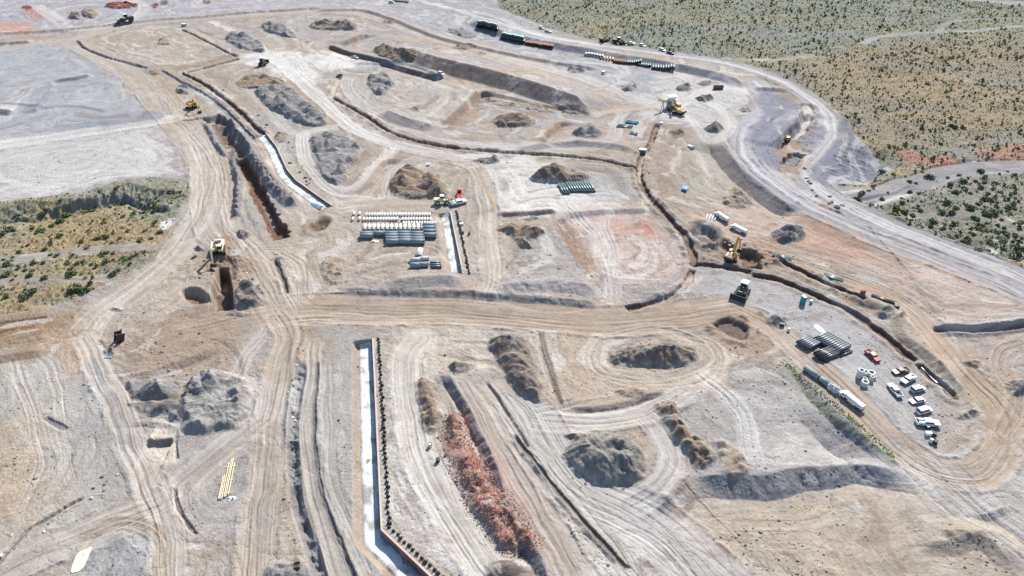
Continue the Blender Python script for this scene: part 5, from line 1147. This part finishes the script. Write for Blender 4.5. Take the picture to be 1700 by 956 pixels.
for k, (x, y, r, h, lb) in enumerate(((1426, 626, .9, 2.6, 'tall narrow concrete ring standing leftmost in the group by the cars'), (1435, 621, 1.0, 1.0, 'wide concrete ring at the back of the group by the cars'), (1445, 623, 1.1, 1.1, 'widest pale concrete ring at the right of the group by the cars'),
                                 (1435, 632, .7, .8, 'small concrete ring in the middle of the group by the cars'), (1434, 640, 1.0, 1.5, 'round hollow concrete ring nearest the viewer in the group by the cars'), (1446, 632, .6, 1.6, 'narrow upright ring at the right of the group by the cars'), (1451, 628, .5, .8, 'smallest ring at the far right of the group by the cars'))):
    t = thing('concrete_ring', lb, 'concrete ring', 'concrete manhole rings by the cars')
    MB().tube((0, 0, 0), (0, 0, h), r, r*.78, 18).build('ring_wall', M_CONC, t); MB().tube((0, 0, h), (0, 0, h+.12), r*.97, r*.6, 18).build('rim', M_CONC, t); put(t, x, y)
# ------------------------------------------------------------------ retaining walls, white gravel strips and block stacks
def wall_mesh(pts, dep, side, h_over, th, name, mtl, par=None, z_lo=None, off=0.0, seg=3.0):
    w = gline(pts, False); V = []; F_ = []; q = []
    for i in range(len(w)-1):
        n = max(1, int(np.hypot(*(w[i+1]-w[i]))/seg)); q += [w[i]+(w[i+1]-w[i])*k/n for k in range(n)]
    q.append(w[-1]); q = np.array(q)
    tn = np.gradient(q, axis=0); tn /= np.hypot(tn[:, 0], tn[:, 1])[:, None]; nr = np.stack([-tn[:, 1], tn[:, 0]], 1)*side
    top = sample(q[:, 0]-nr[:, 0]*1.3, q[:, 1]-nr[:, 1]*1.3); lo = sample(q[:, 0]+nr[:, 0]*1.6, q[:, 1]+nr[:, 1]*1.6)
    top = np.convolve(np.pad(top, 3, 'edge'), np.ones(7)/7, 'valid')
    for i in range(len(q)):
        a = q[i]-nr[i]*(th/2-off); b = q[i]+nr[i]*(th/2+off); zt = top[i]+h_over; zb = (lo[i]-.3) if z_lo is None else zt-z_lo
        V += [(a[0], a[1], zb), (b[0], b[1], zb), (b[0], b[1], zt), (a[0], a[1], zt)]
    for i in range(len(q)-1):
        for k in range(4): F_.append([i*4+k, i*4+(k+1) % 4, i*4+4+(k+1) % 4, i*4+4+k])
    F_ += [[0, 1, 2, 3], [len(V)-1, len(V)-2, len(V)-3, len(V)-4]]
    mb = MB(); mb.v = V; mb.f = F_; return mb.build(name, mtl, par), q, nr, top, lo
def gravel_bed(pts, side, wf, label):
    w = gline(pts, False); q = []
    for i in range(len(w)-1):
        n = max(1, int(np.hypot(*(w[i+1]-w[i]))/1.2)); q += [w[i]+(w[i+1]-w[i])*k/n for k in range(n)]
    q.append(w[-1]); q = np.array(q); tn = np.gradient(q, axis=0); tn /= np.hypot(tn[:, 0], tn[:, 1])[:, None]; nr = np.stack([-tn[:, 1], tn[:, 0]], 1)*side
    m = 11; V = []
    rs = np.random.RandomState(5)
    for i in range(len(q)):
        for k in range(m):
            d = .2+(wf-.1)*k/(m-1)+(rs.uniform(-.18, .18) if k == m-1 else 0); p = q[i]+nr[i]*d
            V.append((p[0], p[1], gz(p[0], p[1])*0+float(sample(np.array([(q[i]+nr[i]*wf*.5)[0]]), np.array([(q[i]+nr[i]*wf*.5)[1]]))[0])+.14+rs.uniform(-.04, .04)-(.3 if k in (0, m-1) else 0)))
    idx_ = np.arange(len(V)).reshape(len(q), m); Q_ = np.stack([idx_[:-1, :-1], idx_[:-1, 1:], idx_[1:, 1:], idx_[1:, :-1]], -1).reshape(-1, 4)
    if side < 0: Q_ = Q_[:, ::-1]
    V = np.array(V); k_ = sst(.05, .6, fbm(V[:, 0]/2.2, V[:, 1]/2.2, 4, 97)+.25*(np.arange(len(V)) % m == m-1))[:, None]
    C_ = np.array([.44, .485, .50])*(1-k_*.8)+alb(178, 170, 160)*k_*.8
    o = np_mesh('gravel_strip', V, Q_, M_BED, C_); tag(o, label, 'gravel strip'); return o
wl = ['long brown block retaining wall running to the bottom edge', 'low retaining wall curving down beside the upper white strip', 'short retaining wall right of the pipe yard']
bl = ['wide white gravel strip at the foot of the long brown wall', 'curving white gravel strip left of the pale track loop', 'short white gravel strip right of the pipe yard']
WINFO = []
for (pts, dep, wf, sd_), a, b in zip(WALLS, wl, bl):
    t = thing('retaining_wall', a, 'retaining wall')
    o, q, nr, top, lo = wall_mesh(pts, dep, sd_, .12, .34, 'block_face', M_WALLB, t)
    wall_mesh(pts, dep, sd_, .24, .46, 'wall_cap', M_CAP, t, .12)
    gravel_bed(pts, sd_, wf, b); WINFO.append((q, nr))
# stacks of small dark blocks in pairs
st0 = thing('block_stack', 'small dark stack of blocks in the close pairs behind the straight long retaining wall', 'block stack', 'block stacks behind the straight wall')
MB().box((0, .25, .05), (.9, 1.0, .1)).build('pallet', M_DARK, st0)
b_ = MB(); b_.box((-.2, .1, .5), (.34, .5, .8), bev=.05); b_.box((.22, .45, .42), (.34, .5, .64), bev=.05); b_.build('blocks', M_BLOCK, st0)
rs = np.random.RandomState(3); first = True
def along(pts, step, off):
    w = gline(pts, False); out = []
    for i in range(len(w)-1):
        L = np.hypot(*(w[i+1]-w[i])); t = (w[i+1]-w[i])/L; n = np.array([-t[1], t[0]]); k = step*.5
        while k < L: out.append((w[i]+t*k+n*off, math.atan2(t[1], t[0]))); k += step
    return out
for pts, step, off, lb, gp in (([(619, 562), (634, 880)], 1.45, 1.35, None, None), ([(634, 880), (745, 985)], 1.35, 1.2, 'small dark stack of blocks in the spaced pairs behind the slanting retaining wall', 'block stacks behind the slanting wall'),
                       ([(750, 352), (770, 458)], 1.7, 1.5, 'small dark stack of blocks in the row right of the short white gravel strip', 'block stacks by the short strip')):
    for k, (p, an) in enumerate(along(pts, step, off)):
        o = st0 if first else dup(st0, lb, gp)
        if first: first = False
        if lb: o['label'] = lb; o['group'] = gp
        x, y = p+rs.uniform(-.13, .13, 2)+np.array([.12*(k % 3), .0])
        o.location = (x, y, gz(x, y)); o.rotation_euler = (0, 0, an+rs.uniform(-.25, .25)); s_ = rs.uniform(.7, 1.05); o.scale = (s_, s_, s_)
# ------------------------------------------------------------------ other things
t = thing('portable_toilet', 'teal portable toilet standing alone above the black pipe stacks', 'portable toilet')
cb = MB().box((0, 0, 1.1), (1.15, 1.15, 2.2), bev=.06).build('cabin', M_TEAL, t); MB().prism([(-.62, 2.2), (.62, 2.2), (.45, 2.42), (-.45, 2.42)], -.62, .62).build('roof', M_ROOF, t)
MB().box((0, -.59, 1.05), (.8, .05, 1.85)).build('door', mat('darker_teal', (.015, .2, .2), .5), t); MB().cyl((.35, .35, 2.3), (.35, .35, 2.75), .06, 8).build('vent_pipe', M_DARK, t); put(t, 1332, 503, .4, 0, 1.15)
t = thing('hand_wash_stand', 'small pale blue wash stand right of the teal toilet', 'wash stand'); MB().box((0, 0, .5), (.8, .6, 1.0), bev=.08).build('cabinet', M_BLUEP, t); MB().box((0, 0, 1.05), (.9, .7, .12)).build('basin', M_ROOF, t); put(t, 1346, 503, .3)
t = thing('skip_container', 'brown open topped skip container beside the dark heaps on the right', 'skip container')
MB().box((0, 0, 1.2), (7.5, 2.6, .1)).box((0, 1.3, 2.0), (7.5, .12, 1.7)).box((0, -1.3, 2.0), (7.5, .12, 1.7)).box((-3.75, 0, 2.0), (.12, 2.6, 1.7)).box((3.75, 0, 2.0), (.12, 2.6, 1.7)).build('box', M_RUST, t)
MB().box((0, 0, .55), (7.2, 2.2, 1.1)).build('base_frame', M_DARK, t); [MB().box((x, -1.4, 2.0), (.12, .1, 1.6)).build('rib', M_DARK, t) for x in (-2.5, -1.2, 0, 1.2, 2.5)]; put(t, 1192, 148, .0, 0, .62*1.15)
t = thing('trench_box', 'dark steel trench box tilted on end at the edge of the brown mound', 'trench box')
MB().box((0, .9, 1.6), (2.2, .15, 3.6)).box((0, -.9, 1.6), (2.2, .15, 3.6)).build('side_plate', M_DARK, t); [MB().cyl((x, -.9, z), (x, .9, z), .12, 8).build('spreader', M_RUST, t) for x in (-.8, .8) for z in (.6, 2.6)]; put(t, 197, 566, .5, -.3); t.rotation_euler = (.15, .3, .9)
t = thing('trench_box', 'dark steel box standing among the tipped loads at the bottom edge', 'trench box')
MB().box((0, .6, .9), (1.2, .12, 1.9)).box((0, -.6, .9), (1.2, .12, 1.9)).build('side_plate', M_RUST, t); [MB().cyl((0, -.6, z), (0, .6, z), .1, 8).build('spreader', M_DARK, t) for z in (.4, 1.4)]; put(t, 495, 945, .2)
t = thing('timber_stack', 'stack of long pale yellow timbers on bearers in the lower left', 'timber stack')
ha = 0
for k, (o1, L_, x0) in enumerate(((-.95, 9.6, 0), (-.45, 11.4, .5), (-.1, 11.2, .3), (.35, 10.6, -.4), (.75, 7.0, -2.2), (1.05, 6.6, -2.4))): MB().box((x0, o1, .34+.04*(k % 2)), (L_, .16, .2)).build('timber', M_TIMB, t)
for x in (-4.1, -.3, 3.9): MB().box((x, 0, .12), (.18, 2.6, .2)).build('bearer', M_TIMB, t)
put(t, 378, 796, heading(371, 828, 384, 765))
t = thing('pallet', 'small white pallet with boxes at the near end of the yellow timbers', 'pallet'); MB().box((0, 0, .08), (1.5, 1.0, .14)).build('deck', M_ROOF, t); [MB().box((x, y, .3), (.5, .4, .32), bev=.04).build('box', M_ROOF if x < 0 else M_CONCB, t) for x, y in ((-.4, .2), (.3, -.1))]; put(t, 385, 828, .2)
# slurry pond, laid as one outline just above the ground
def sheet(name, pts, mtl, dz=.05, n=14, sm=True):
    w = gline(pts, sm, True); c = w.mean(0); V = []; k_ = 5
    for r in range(1, k_+1):
        for p in w: q_ = c+(p-c)*r/k_; V.append((q_[0], q_[1], gz(q_[0], q_[1])+dz))
    V.append((c[0], c[1], gz(*c)+dz)); m = len(w); f = [[len(V)-1, i, (i+1) % m] for i in range(m)]
    for r in range(k_-1): f += [[r*m+i, (r+1)*m+i, (r+1)*m+(i+1) % m, r*m+(i+1) % m] for i in range(m)]
    a = sum(w[i][0]*w[(i+1) % m][1]-w[(i+1) % m][0]*w[i][1] for i in range(m))
    if a < 0: f = [x[::-1] for x in f]
    mb = MB(); mb.v = V; mb.f = f; return mb.build(name, mtl)
o = sheet('water', [(118, 950), (124, 930), (135, 915), (150, 908), (153, 912), (144, 932), (134, 946)], M_SLUR, .12); o['kind'] = 'structure'
tag(sheet('tarpaulin', [(1351, 541), (1357, 540), (1368, 549), (1372, 556), (1364, 554), (1354, 546)], M_ROOF, .1), 'white tarpaulin on the ground above the largest pipe stack', 'tarpaulin')
t = thing('steel_plate_stack', 'blue plate lying under the brown clod heap on the left', 'steel plate'); MB().box((0, 0, .1), (2.0, .8, .12)).build('plate', M_BLUEP, t); MB().box((0, .1, .04), (1.6, .5, .08)).build('bearer', M_TIMB, t); put(t, 180, 593, .1)
o = MB().box((0, 0, .12), (8.5, .4, .22)).box((0, .8, .12), (8.0, .35, .2)).build('steel_beam', M_SILVER); tag(o, 'long pale steel beam lying near the end of the lower trench', 'steel beam'); put(o, 1541, 614, heading(1534, 607, 1549, 622))
for x, y, c_, lb in ((1540, 722, M_ROOF, 'white tool crate nearest the long work truck'), (1548, 722, M_DARK, 'dark tool crate right of the white tool crate'), (1545, 733, M_ROOF, 'white drum at the near end of the parking ground'), (1552, 736, M_DARK, 'dark drum right of the white drum at the near end of the parking ground'), (1540, 710, M_DARK, 'black generator right in front of the long work truck'),
                     (766, 374, M_ROOF, 'white tool crate right of the short gravel strip'), (763, 371, M_DARK, 'dark tool crate behind the white crate right of the short strip'), (779, 389, M_RUST, 'rusty drum right of the short gravel strip'), (768, 388, M_DARK, 'dark drum beside the rusty drum'), (711, 275, M_ROOF, 'white crate on the track behind the big brown heap'),
                     (1298, 541, M_DARK, 'dark crate at the foot of the smooth blue grey heap'), (1309, 549, M_ROOF, 'white drum on the ground right of the smooth blue grey heap'), (1067, 249, M_GREENP, 'green cabinet beside the curved trench'), (623, 401, M_TIMB, 'yellow pallet in front of the pipe yard'), (727, 766, M_DARK, 'dark drum left of the red rubble'), (714, 741, M_TIMB, 'straw coloured crate above the dark drum left of the red rubble'), (306, 44, M_BLUEP, 'dark blue cabin at the corner of the square plot cut'), (1488, 511, M_DARK, 'dark crate at the end of the upper trench'), (1432, 487, M_RUST, 'rusty crate beside the upper trench'), (1098, 206, M_ROOF, 'white box at the head of the curved trench')):
    kind = 'drum' if 'drum' in lb else ('cabin' if 'cabin' in lb else ('cabinet' if 'cabinet' in lb else ('generator' if 'generator' in lb else ('pallet' if 'pallet' in lb else 'crate'))))
    t = thing(kind, lb, kind)
    if kind == 'drum': MB().cyl((0, 0, 0), (0, 0, .95), .5, 14).build('barrel', c_, t); MB().tube((0, 0, .9), (0, 0, 1.0), .53, .4, 14).build('rim', M_DARK, t)
    elif kind == 'pallet': MB().box((0, 0, .08), (2.6, 1.2, .14)).box((-.6, 0, .3), (.9, .8, .3)).build('deck', c_, t)
    else:
        k = 2.2 if kind == 'cabin' else 1.0
        MB().box((0, 0, .45*k), (1.4*k, .9*k, .9*k), bev=.06).build('box', c_, t); MB().box((0, 0, .93*k), (1.46*k, .96*k, .09*k)).build('lid', M_ROOF if kind != 'crate' else c_, t)
    put(t, x, y, rs.uniform(-.6, .6))
print('objects', round(time.time()-T0, 1))
# ------------------------------------------------------------------ stones
def stone_mesh(seed, mtl):
    bm = bmesh.new(); bmesh.ops.create_icosphere(bm, subdivisions=2, radius=.5); r_ = random.Random(seed)
    ax = [Vector((r_.uniform(-1, 1), r_.uniform(-1, 1), r_.uniform(-1, 1))).normalized() for _ in range(9)]; lim = [r_.uniform(.28, .45) for _ in ax]
    for v_ in bm.verts:
        for a, l in zip(ax, lim):
            d = v_.co.dot(a)
            if d > l: v_.co -= a*(d-l)
        v_.co.z *= .75
    me = bpy.data.meshes.new('stone'); bm.to_mesh(me); bm.free(); me.materials.append(mtl); return me
SM = [stone_mesh(i, M_STONE) for i in range(4)]; SP_ = [stone_mesh(i+10, M_PALEST) for i in range(3)]
SR = [stone_mesh(i+20, M_REDST) for i in range(3)]
def boulder(me, x, y, s, lb, gp):
    o = bpy.data.objects.new('boulder', me); scn.collection.objects.link(o); tag(o, lb, 'boulder', gp)
    X, Y, Z = at(x, y, 2); o.location = (X, Y, Z+s*.12); o.scale = (s, s*rs.uniform(.7, 1.1), s*rs.uniform(.6, .95)); o.rotation_euler = (0, 0, rs.uniform(0, 6.3))
def strew(pts, n, spread, s0, s1, lb, gp, ms):
    w = np.array(pts, float)
    for _ in range(n):
        k = rs.randint(len(w)-1); f = rs.rand(); p = w[k]+(w[k+1]-w[k])*f+rs.normal(0, spread, 2); boulder(ms[rs.randint(len(ms))], p[0], p[1], rs.uniform(s0, s1), lb, gp)
strew([(375, 155), (415, 190), (455, 225), (490, 270), (520, 320)], 16, 6, .9, 2.0, 'dark stone strewn along the upper retaining wall', 'stones along the upper wall', SM)
strew([(492, 560), (486, 700), (484, 830)], 22, 5, .4, 1.1, 'small stone in the grey ditch at the lower left of the long wall', 'stones in the grey ditch', SM+SP_)
strew([(0, 930), (60, 880), (130, 830), (200, 790)], 22, 9, .4, 1.0, 'small pale stone along the thin ditch in the lower left corner', 'stones by the thin ditch', SP_+SM)
strew([(750, 700), (790, 790), (850, 890)], 34, 14, .4, 1.0, 'broken red stone on the heap of red rubble', 'red stones on the rubble', SR)
strew([(250, 580), (300, 560), (360, 555)], 8, 8, .5, 1.3, 'dark stone on the edge of the brown mound on the left', 'stones on the brown mound', SM)
strew([(1330, 275), (1350, 320), (1400, 345)], 14, 3, 1.2, 2.6, 'pale boulder along the inner edge of the outer road', 'boulders along the outer road', SP_+SM)
strew([(1010, 590), (1060, 610), (1130, 610)], 10, 4, .4, .9, 'small stone at the foot of the big oval heap', 'stones at the oval heap', SM)
strew([(940, 790), (1000, 815), (1060, 800)], 8, 5, .4, .9, 'small stone at the foot of the large wrinkled heap', 'stones at the wrinkled heap', SM)
strew([(355, 480), (330, 440), (400, 430), (440, 500)], 18, 10, .5, 1.3, 'clod sized stone around the deep square pit', 'stones around the pit', SM+SP_)
strew([(1200, 405), (1240, 400), (1280, 440)], 14, 8, .6, 1.5, 'stone around the yellow excavator pit', 'stones around the excavator pit', SP_+SM)
# loose gravel: clods all over the disturbed ground, one mesh
def scatter_mesh(name, P, S, H, proto_v, proto_f, mtls, col=None):
    """one mesh of many small pieces: positions P, sizes S, headings H"""
    n = len(P); pv = np.array(proto_v); c, s_ = np.cos(H), np.sin(H)
    V = np.empty((n, len(pv), 3)); V[:, :, 0] = P[:, None, 0]+S[:, None]*(pv[None, :, 0]*c[:, None]-pv[None, :, 1]*s_[:, None]); V[:, :, 1] = P[:, None, 1]+S[:, None]*(pv[None, :, 0]*s_[:, None]+pv[None, :, 1]*c[:, None]); V[:, :, 2] = P[:, None, 2]+S[:, None]*pv[None, :, 2]
    Q_ = (np.array(proto_f)[None]+(np.arange(n)*len(pv))[:, None, None]).reshape(-1, len(proto_f[0]))
    return np_mesh(name, V.reshape(-1, 3), Q_, mtls, None if col is None else np.repeat(col, len(pv), 0), False)
bm = bmesh.new(); bmesh.ops.create_icosphere(bm, subdivisions=1, radius=.5)
for v_ in bm.verts: v_.co *= random.Random(int(v_.index)).uniform(.7, 1.15); v_.co.z *= .7
ICO_V = [tuple(v_.co) for v_ in bm.verts]; ICO_F = [[v_.index for v_ in f.verts] for f in bm.faces]; bm.free()
n = 15000; px = rs.uniform(-60, 1760, n); py = rs.uniform(-10, 1010, n)*1.0
py = 321*0+np.power(rs.rand(n), .8)*1010
X, Y = G(px, py); cl = sample(X, Y, F.cls.reshape(WX.shape).astype(float)); dn = fbm(X/12, Y/12, 3, 91)+0.25*fbm(X/3, Y/3, 2, 92)
k = (dn > .05) & (np.abs(cl-1) > .3); X, Y = X[k], Y[k]
S = np.exp(rs.normal(-1.1, .45, len(X))); S = np.clip(S, .18, 1.1); P = np.stack([X, Y, sample(X, Y)+.02], 1)
col = sample(X, Y, GC)*np.where(rs.rand(len(X)) < .4, 1.15, .72)[:, None]
o = scatter_mesh('gravel', P, S, rs.uniform(0, 6.3, len(X)), ICO_V, ICO_F, M_HEAP, np.clip(col, .02, .7)); tag(o, 'loose clods and gravel scattered over the graded earth', 'gravel', None, 'stuff')
# broken red rock skin of the rubble heap as part of that heap
w = gline([(738, 694), (765, 690), (785, 730), (808, 775), (842, 830), (880, 885), (886, 908), (836, 912), (802, 875), (772, 815), (746, 760)], True, True)
dg = bpy.context.evaluated_depsgraph_get(); rv = np.empty(len(red.data.vertices)*3, np.float32); red.data.vertices.foreach_get('co', rv); rv = rv.reshape(-1, 3)
ii = rs.randint(0, len(rv), 4200); P = rv[ii].astype(float)+rs.normal(0, .3, (4200, 3))*np.array([2, 2, .2]); zz = sample(P[:, 0]+red.location.x, P[:, 1]+red.location.y); P[:, 2] = np.maximum(P[:, 2], zz+.03)
cc = np.where((fbm(P[:, 0]/3.0, P[:, 1]/5, 2, 95) > .25)[:, None], alb(150, 142, 140), alb(208, 158, 146))*rs.uniform(.6, 1.45, (len(P), 1))
o = scatter_mesh('rock_fragments', P, np.clip(np.exp(rs.normal(-1.5, .45, len(P))), .12, .7), rs.uniform(0, 6.3, len(P)), ICO_V, ICO_F, M_HEAP, np.clip(cc, .02, .6)); o.parent = red; o['kind'] = 'stuff'

# ------------------------------------------------------------------ desert shrubs
M_LEAF = mat('shrub_leaf', (1, 1, 1), 0.8, noise=.25, scale=1.2, attr='tint'); M_TWIG = mat('shrub_twig', (.12, .09, .06), .9)
def shrub_mesh(seed, n, col):
    """a low desert shrub: many small leaf clumps through a rough dome"""
    r_ = np.random.RandomState(seed); V = []; Q_ = []; C = []
    lob = r_.uniform(-.32, .32, (5, 2)); lr = r_.uniform(.22, .42, 5)
    for k in range(n):
        j = r_.randint(5); a = r_.uniform(0, 2*math.pi); el = math.acos(r_.uniform(0, 1)); rad = lr[j]*r_.uniform(.55, 1.05)
        c = np.array([lob[j, 0]+rad*math.sin(el)*math.cos(a), lob[j, 1]+rad*math.sin(el)*math.sin(a), .08+rad*math.cos(el)*1.25])
        u = r_.normal(size=3); u /= np.linalg.norm(u); w_ = np.cross(u, r_.normal(size=3)); w_ /= np.linalg.norm(w_); s = r_.uniform(.05, .11)
        b = len(V); V += [c-u*s-w_*s*.6, c+u*s-w_*s*.6, c+u*s+w_*s*.6, c-u*s+w_*s*.6]; Q_.append([b, b+1, b+2, b+3]); t_ = r_.uniform(.6, 1.35); C += [np.array(col)*t_]*4
    return np.array(V), np.array(Q_), np.array(C)
def shrub_object(mv, label, group):
    o = bpy.data.objects.new('desert_shrub', mv[0]); scn.collection.objects.link(o); tag(o, label, 'shrub', group)
    if mv[1]:
        s_ = bpy.data.objects.new('stems', mv[1]); scn.collection.objects.link(s_); s_.parent = o
    return o
def mesh_only(V, Q_, C):
    o = np_mesh('leaves', V, Q_, M_LEAF, C, False); me = o.data; bpy.data.objects.remove(o); return me
GREENS = [(.105, .145, .055), (.085, .12, .055), (.15, .17, .075), (.13, .14, .085)]; DRY = [(.24, .20, .11), (.19, .175, .11)]
mb = MB()
for i in range(7):
    a = i*.9; mb.cyl((0, 0, -.1), (.3*math.cos(a), .3*math.sin(a), .35), .02, 4, .008)
tw = mb.build('stems', M_TWIG); TW = tw.data; bpy.data.objects.remove(tw)
PG = [(mesh_only(*shrub_mesh(i, 260, GREENS[i % 4])), TW) for i in range(8)]; PD = [(mesh_only(*shrub_mesh(i+20, 170, DRY[i % 2])), TW) for i in range(4)]
used = 0
def plant_(x, y, s, ms, lb, gp):
    global used
    o = shrub_object(ms[rs.randint(len(ms))], lb, gp); X, Y, Z = at(x, y, 2); o.location = (X, Y, Z); o.scale = (s*rs.uniform(.85, 1.25), s, s*rs.uniform(.7, .95)); o.rotation_euler = (0, 0, rs.uniform(0, 6.3)); used += 1
big = [(18, 383, 4.0), (3, 392, 3.4), (45, 491, 4.2), (55, 484, 2.6), (128, 481, 5.0), (120, 485, 3.6), (140, 482, 3.2), (120, 456, 3.2), (73, 462, 2.8), (13, 457, 3.2), (10, 440, 3.0), (51, 457, 2.4), (101, 368, 2.8), (85, 375, 2.4), (68, 383, 3.2), (54, 380, 2.2), (71, 362, 2.6), (103, 343, 2.6), (108, 338, 2.2), (195, 313, 2.6), (115, 357, 2.6), (155, 350, 2.6),
       (177, 436, 2.6), (168, 424, 2.0), (175, 421, 2.4), (186, 458, 2.2), (194, 452, 2.6), (232, 400, 2.6), (161, 397, 2.6), (177, 394, 2.2), (101, 392, 2.4), (136, 403, 2.0), (72, 416, 2.2), (205, 360, 2.2), (223, 355, 2.4), (237, 353, 2.6), (258, 352, 2.6), (262, 345, 2.2), (259, 369, 2.0), (265, 386, 2.0), (144, 413, 1.9), (33, 419, 1.7), (12, 492, 2.4), (72, 437, 1.8), (57, 438, 2.0), (112, 437, 2.0), (130, 438, 1.8), (218, 428, 2.0), (206, 428, 2.0), (226, 423, 1.7), (27, 356, 2.2), (74, 341, 2.0), (144, 352, 2.2), (323, 428, 1.8)]
for x, y, s in big: plant_(x, y, s, PG, 'large green desert shrub in the scrub patch on the left', 'large shrubs on the left')
pl = gline(LEFT_DESERT, False, True); pr_ = gline(RIGHT_DESERT, False, True)
c = 0
while c < 96:
    x, y = rs.uniform(0, 310), rs.uniform(312, 512); X, Y = G2(x, y)
    if polyd(pl, np.array([X]), np.array([Y]))[0] < 2 or (abs(y-418+x*.04) < 6): continue
    dry = rs.rand() < .4; plant_(x, y, rs.uniform(.9, 1.8), PD if dry else PG, 'small dry tan shrub in the scrub patch on the left' if dry else 'small green shrub in the scrub patch on the left', 'small dry shrubs on the left' if dry else 'small green shrubs on the left'); c += 1
bigr = [(1467, 285, 3.8), (1422, 331, 3.6), (1571, 336, 3.4), (1628, 285, 3.6), (1584, 320, 3.2), (1600, 303, 3.0), (1613, 349, 3.0), (1541, 295, 3.4), (1599, 302, 3.0), (1576, 307, 2.8), (1636, 357, 3.6), (1650, 358, 3.2), (1577, 355, 3.0), (1563, 355, 2.8), (1487, 347, 3.0), (1501, 353, 3.0), (1480, 358, 2.8), (1429, 322, 3.0), (1450, 306, 2.6), (1667, 400, 3.2), (1690, 418, 3.0), (1688, 432, 2.8), (1602, 400, 2.8), (1578, 395, 3.0), (1547, 371, 2.8), (1630, 375, 2.6), (1675, 346, 2.8), (1610, 346, 3), (1585, 212, 3.2), (1600, 214, 2.8), (1580, 210, 2.8)]
for x, y, s in bigr: plant_(x, y, s, PG, 'large green desert shrub on the right beyond the outer road', 'large shrubs on the right')
c = 0
while c < 110:
    x, y = rs.uniform(1400, 1700), rs.uniform(282, 445); X, Y = G2(x, y)
    if polyd(pr_, np.array([X]), np.array([Y]))[0] < 4: continue
    if rs.rand() > ((y-240)/200): continue
    dry = rs.rand() < .35; plant_(x, y, rs.uniform(1.2, 2.4), PD if dry else PG, 'small tan shrub on the right beyond the outer road' if dry else 'small green shrub on the right beyond the outer road', 'small tan shrubs on the right' if dry else 'small green shrubs on the right'); c += 1
# the rest of the scrub, thousands of plants
N = 190000
X = rs.uniform(-30, 900, N); Y = rs.uniform(120, 1300, N)
X = np.concatenate([X, rs.uniform(-280, -60, 2200)]); Y = np.concatenate([Y, rs.uniform(150, 330, 2200)])
px, py = to_px(X, Y)
dr = polyd(pr_, X, Y); dl = polyd(pl, X, Y)
fv = np.zeros(len(X), bool); cl = sample(X, Y, F.cls.reshape(WX.shape).astype(float))
dn = fbm(X/20, Y/14, 3, 96)
k = ((dr > 1.0) | (dl > 1.0)) & (px > -250) & (px < 2000) & (py > -90) & (np.abs(cl-2) < .3) & (rs.rand(len(X)) < .62+.5*dn)
X, Y = X[k], Y[k]; n = len(X); print('scrub', n)
S = np.clip(np.exp(rs.normal(-.2, .55, n)), .3, 3.0)
pz = np.sqrt(X**2+Y**2)
V = []; Q_ = []
r_ = np.random.RandomState(8)
tuft_v = []; tuft_f = []
for k in range(9):
    a = r_.uniform(0, 6.28); el = r_.uniform(.1, 1.4); rad = r_.uniform(.2, .42)
    c = np.array([rad*math.sin(el)*math.cos(a), rad*math.sin(el)*math.sin(a), .05+rad*math.cos(el)*1.1]); u = r_.normal(size=3); u /= np.linalg.norm(u); w_ = np.cross(u, r_.normal(size=3)); w_ /= np.linalg.norm(w_); s = .21
    b = len(tuft_v); tuft_v += [tuple(c-u*s-w_*s), tuple(c+u*s-w_*s), tuple(c+u*s+w_*s), tuple(c-u*s+w_*s)]; tuft_f.append([b, b+1, b+2, b+3])
gcol = np.array(GREENS+DRY); ci = r_.choice(6, n, p=[.22, .22, .16, .14, .14, .12]); col = gcol[ci]*1.15*r_.uniform(.7, 1.3, (n, 1))
o = scatter_mesh('scrub', np.stack([X, Y, sample(X, Y)], 1), S, r_.uniform(0, 6.3, n), tuft_v, tuft_f, M_LEAF, col); tag(o, 'low desert scrub covering the open ground', 'scrub', None, 'stuff')
# fine ground cover between the shrubs: small pale tufts
N = 230000
X = rs.uniform(-30, 820, N); Y = rs.uniform(120, 1000, N); X = np.concatenate([X, rs.uniform(-260, -60, 14000)]); Y = np.concatenate([Y, rs.uniform(150, 330, 14000)])
px, py = to_px(X, Y); k = (px > -60) & (px < 1780) & (py > -40); X, Y = X[k], Y[k]
cl = sample(X, Y, F.cls.reshape(WX.shape).astype(float)); dn = fbm(X/9, Y/9, 3, 98); k = (np.abs(cl-2) < .3) & (rs.rand(len(X)) < .6+.6*dn); X, Y = X[k], Y[k]; n = len(X); print('tufts', n)
tc = np.array([(.28, .24, .11), (.17, .19, .10), (.34, .28, .14), (.14, .16, .08)])[r_.choice(4, n, p=[.3, .3, .2, .2])]*r_.uniform(.75, 1.25, (n, 1))
o = scatter_mesh('dry_grass', np.stack([X, Y, sample(X, Y)], 1), np.clip(np.exp(rs.normal(-.55, .35, n)), .25, 1.1), r_.uniform(0, 6.3, n), tuft_v[:20], tuft_f[:5], M_LEAF, tc); tag(o, 'short dry grass tufts between the desert shrubs', 'dry grass', None, 'stuff')
# dry grass tufts along the weed strip
w = gline([(1300, 600), (1345, 643), (1398, 690), (1440, 727), (1482, 764)]); q = []
n = 420; f = rs.rand(n)*(len(w)-1); i = np.clip(f.astype(int), 0, len(w)-2); P = w[i]+(w[i+1]-w[i])*(f-i)[:, None]+rs.normal(0, .5, (n, 2))
o = scatter_mesh('weeds', np.stack([P[:, 0], P[:, 1], sample(P[:, 0], P[:, 1])], 1), rs.uniform(.2, .55, n), rs.uniform(0, 6.3, n), tuft_v, tuft_f, M_LEAF, np.array([.26, .30, .13])*rs.uniform(.7, 1.3, (n, 1))); tag(o, 'yellow green weeds growing along the top of the pad bank', 'weeds', None, 'stuff')
print('nature', round(time.time()-T0, 1), used)
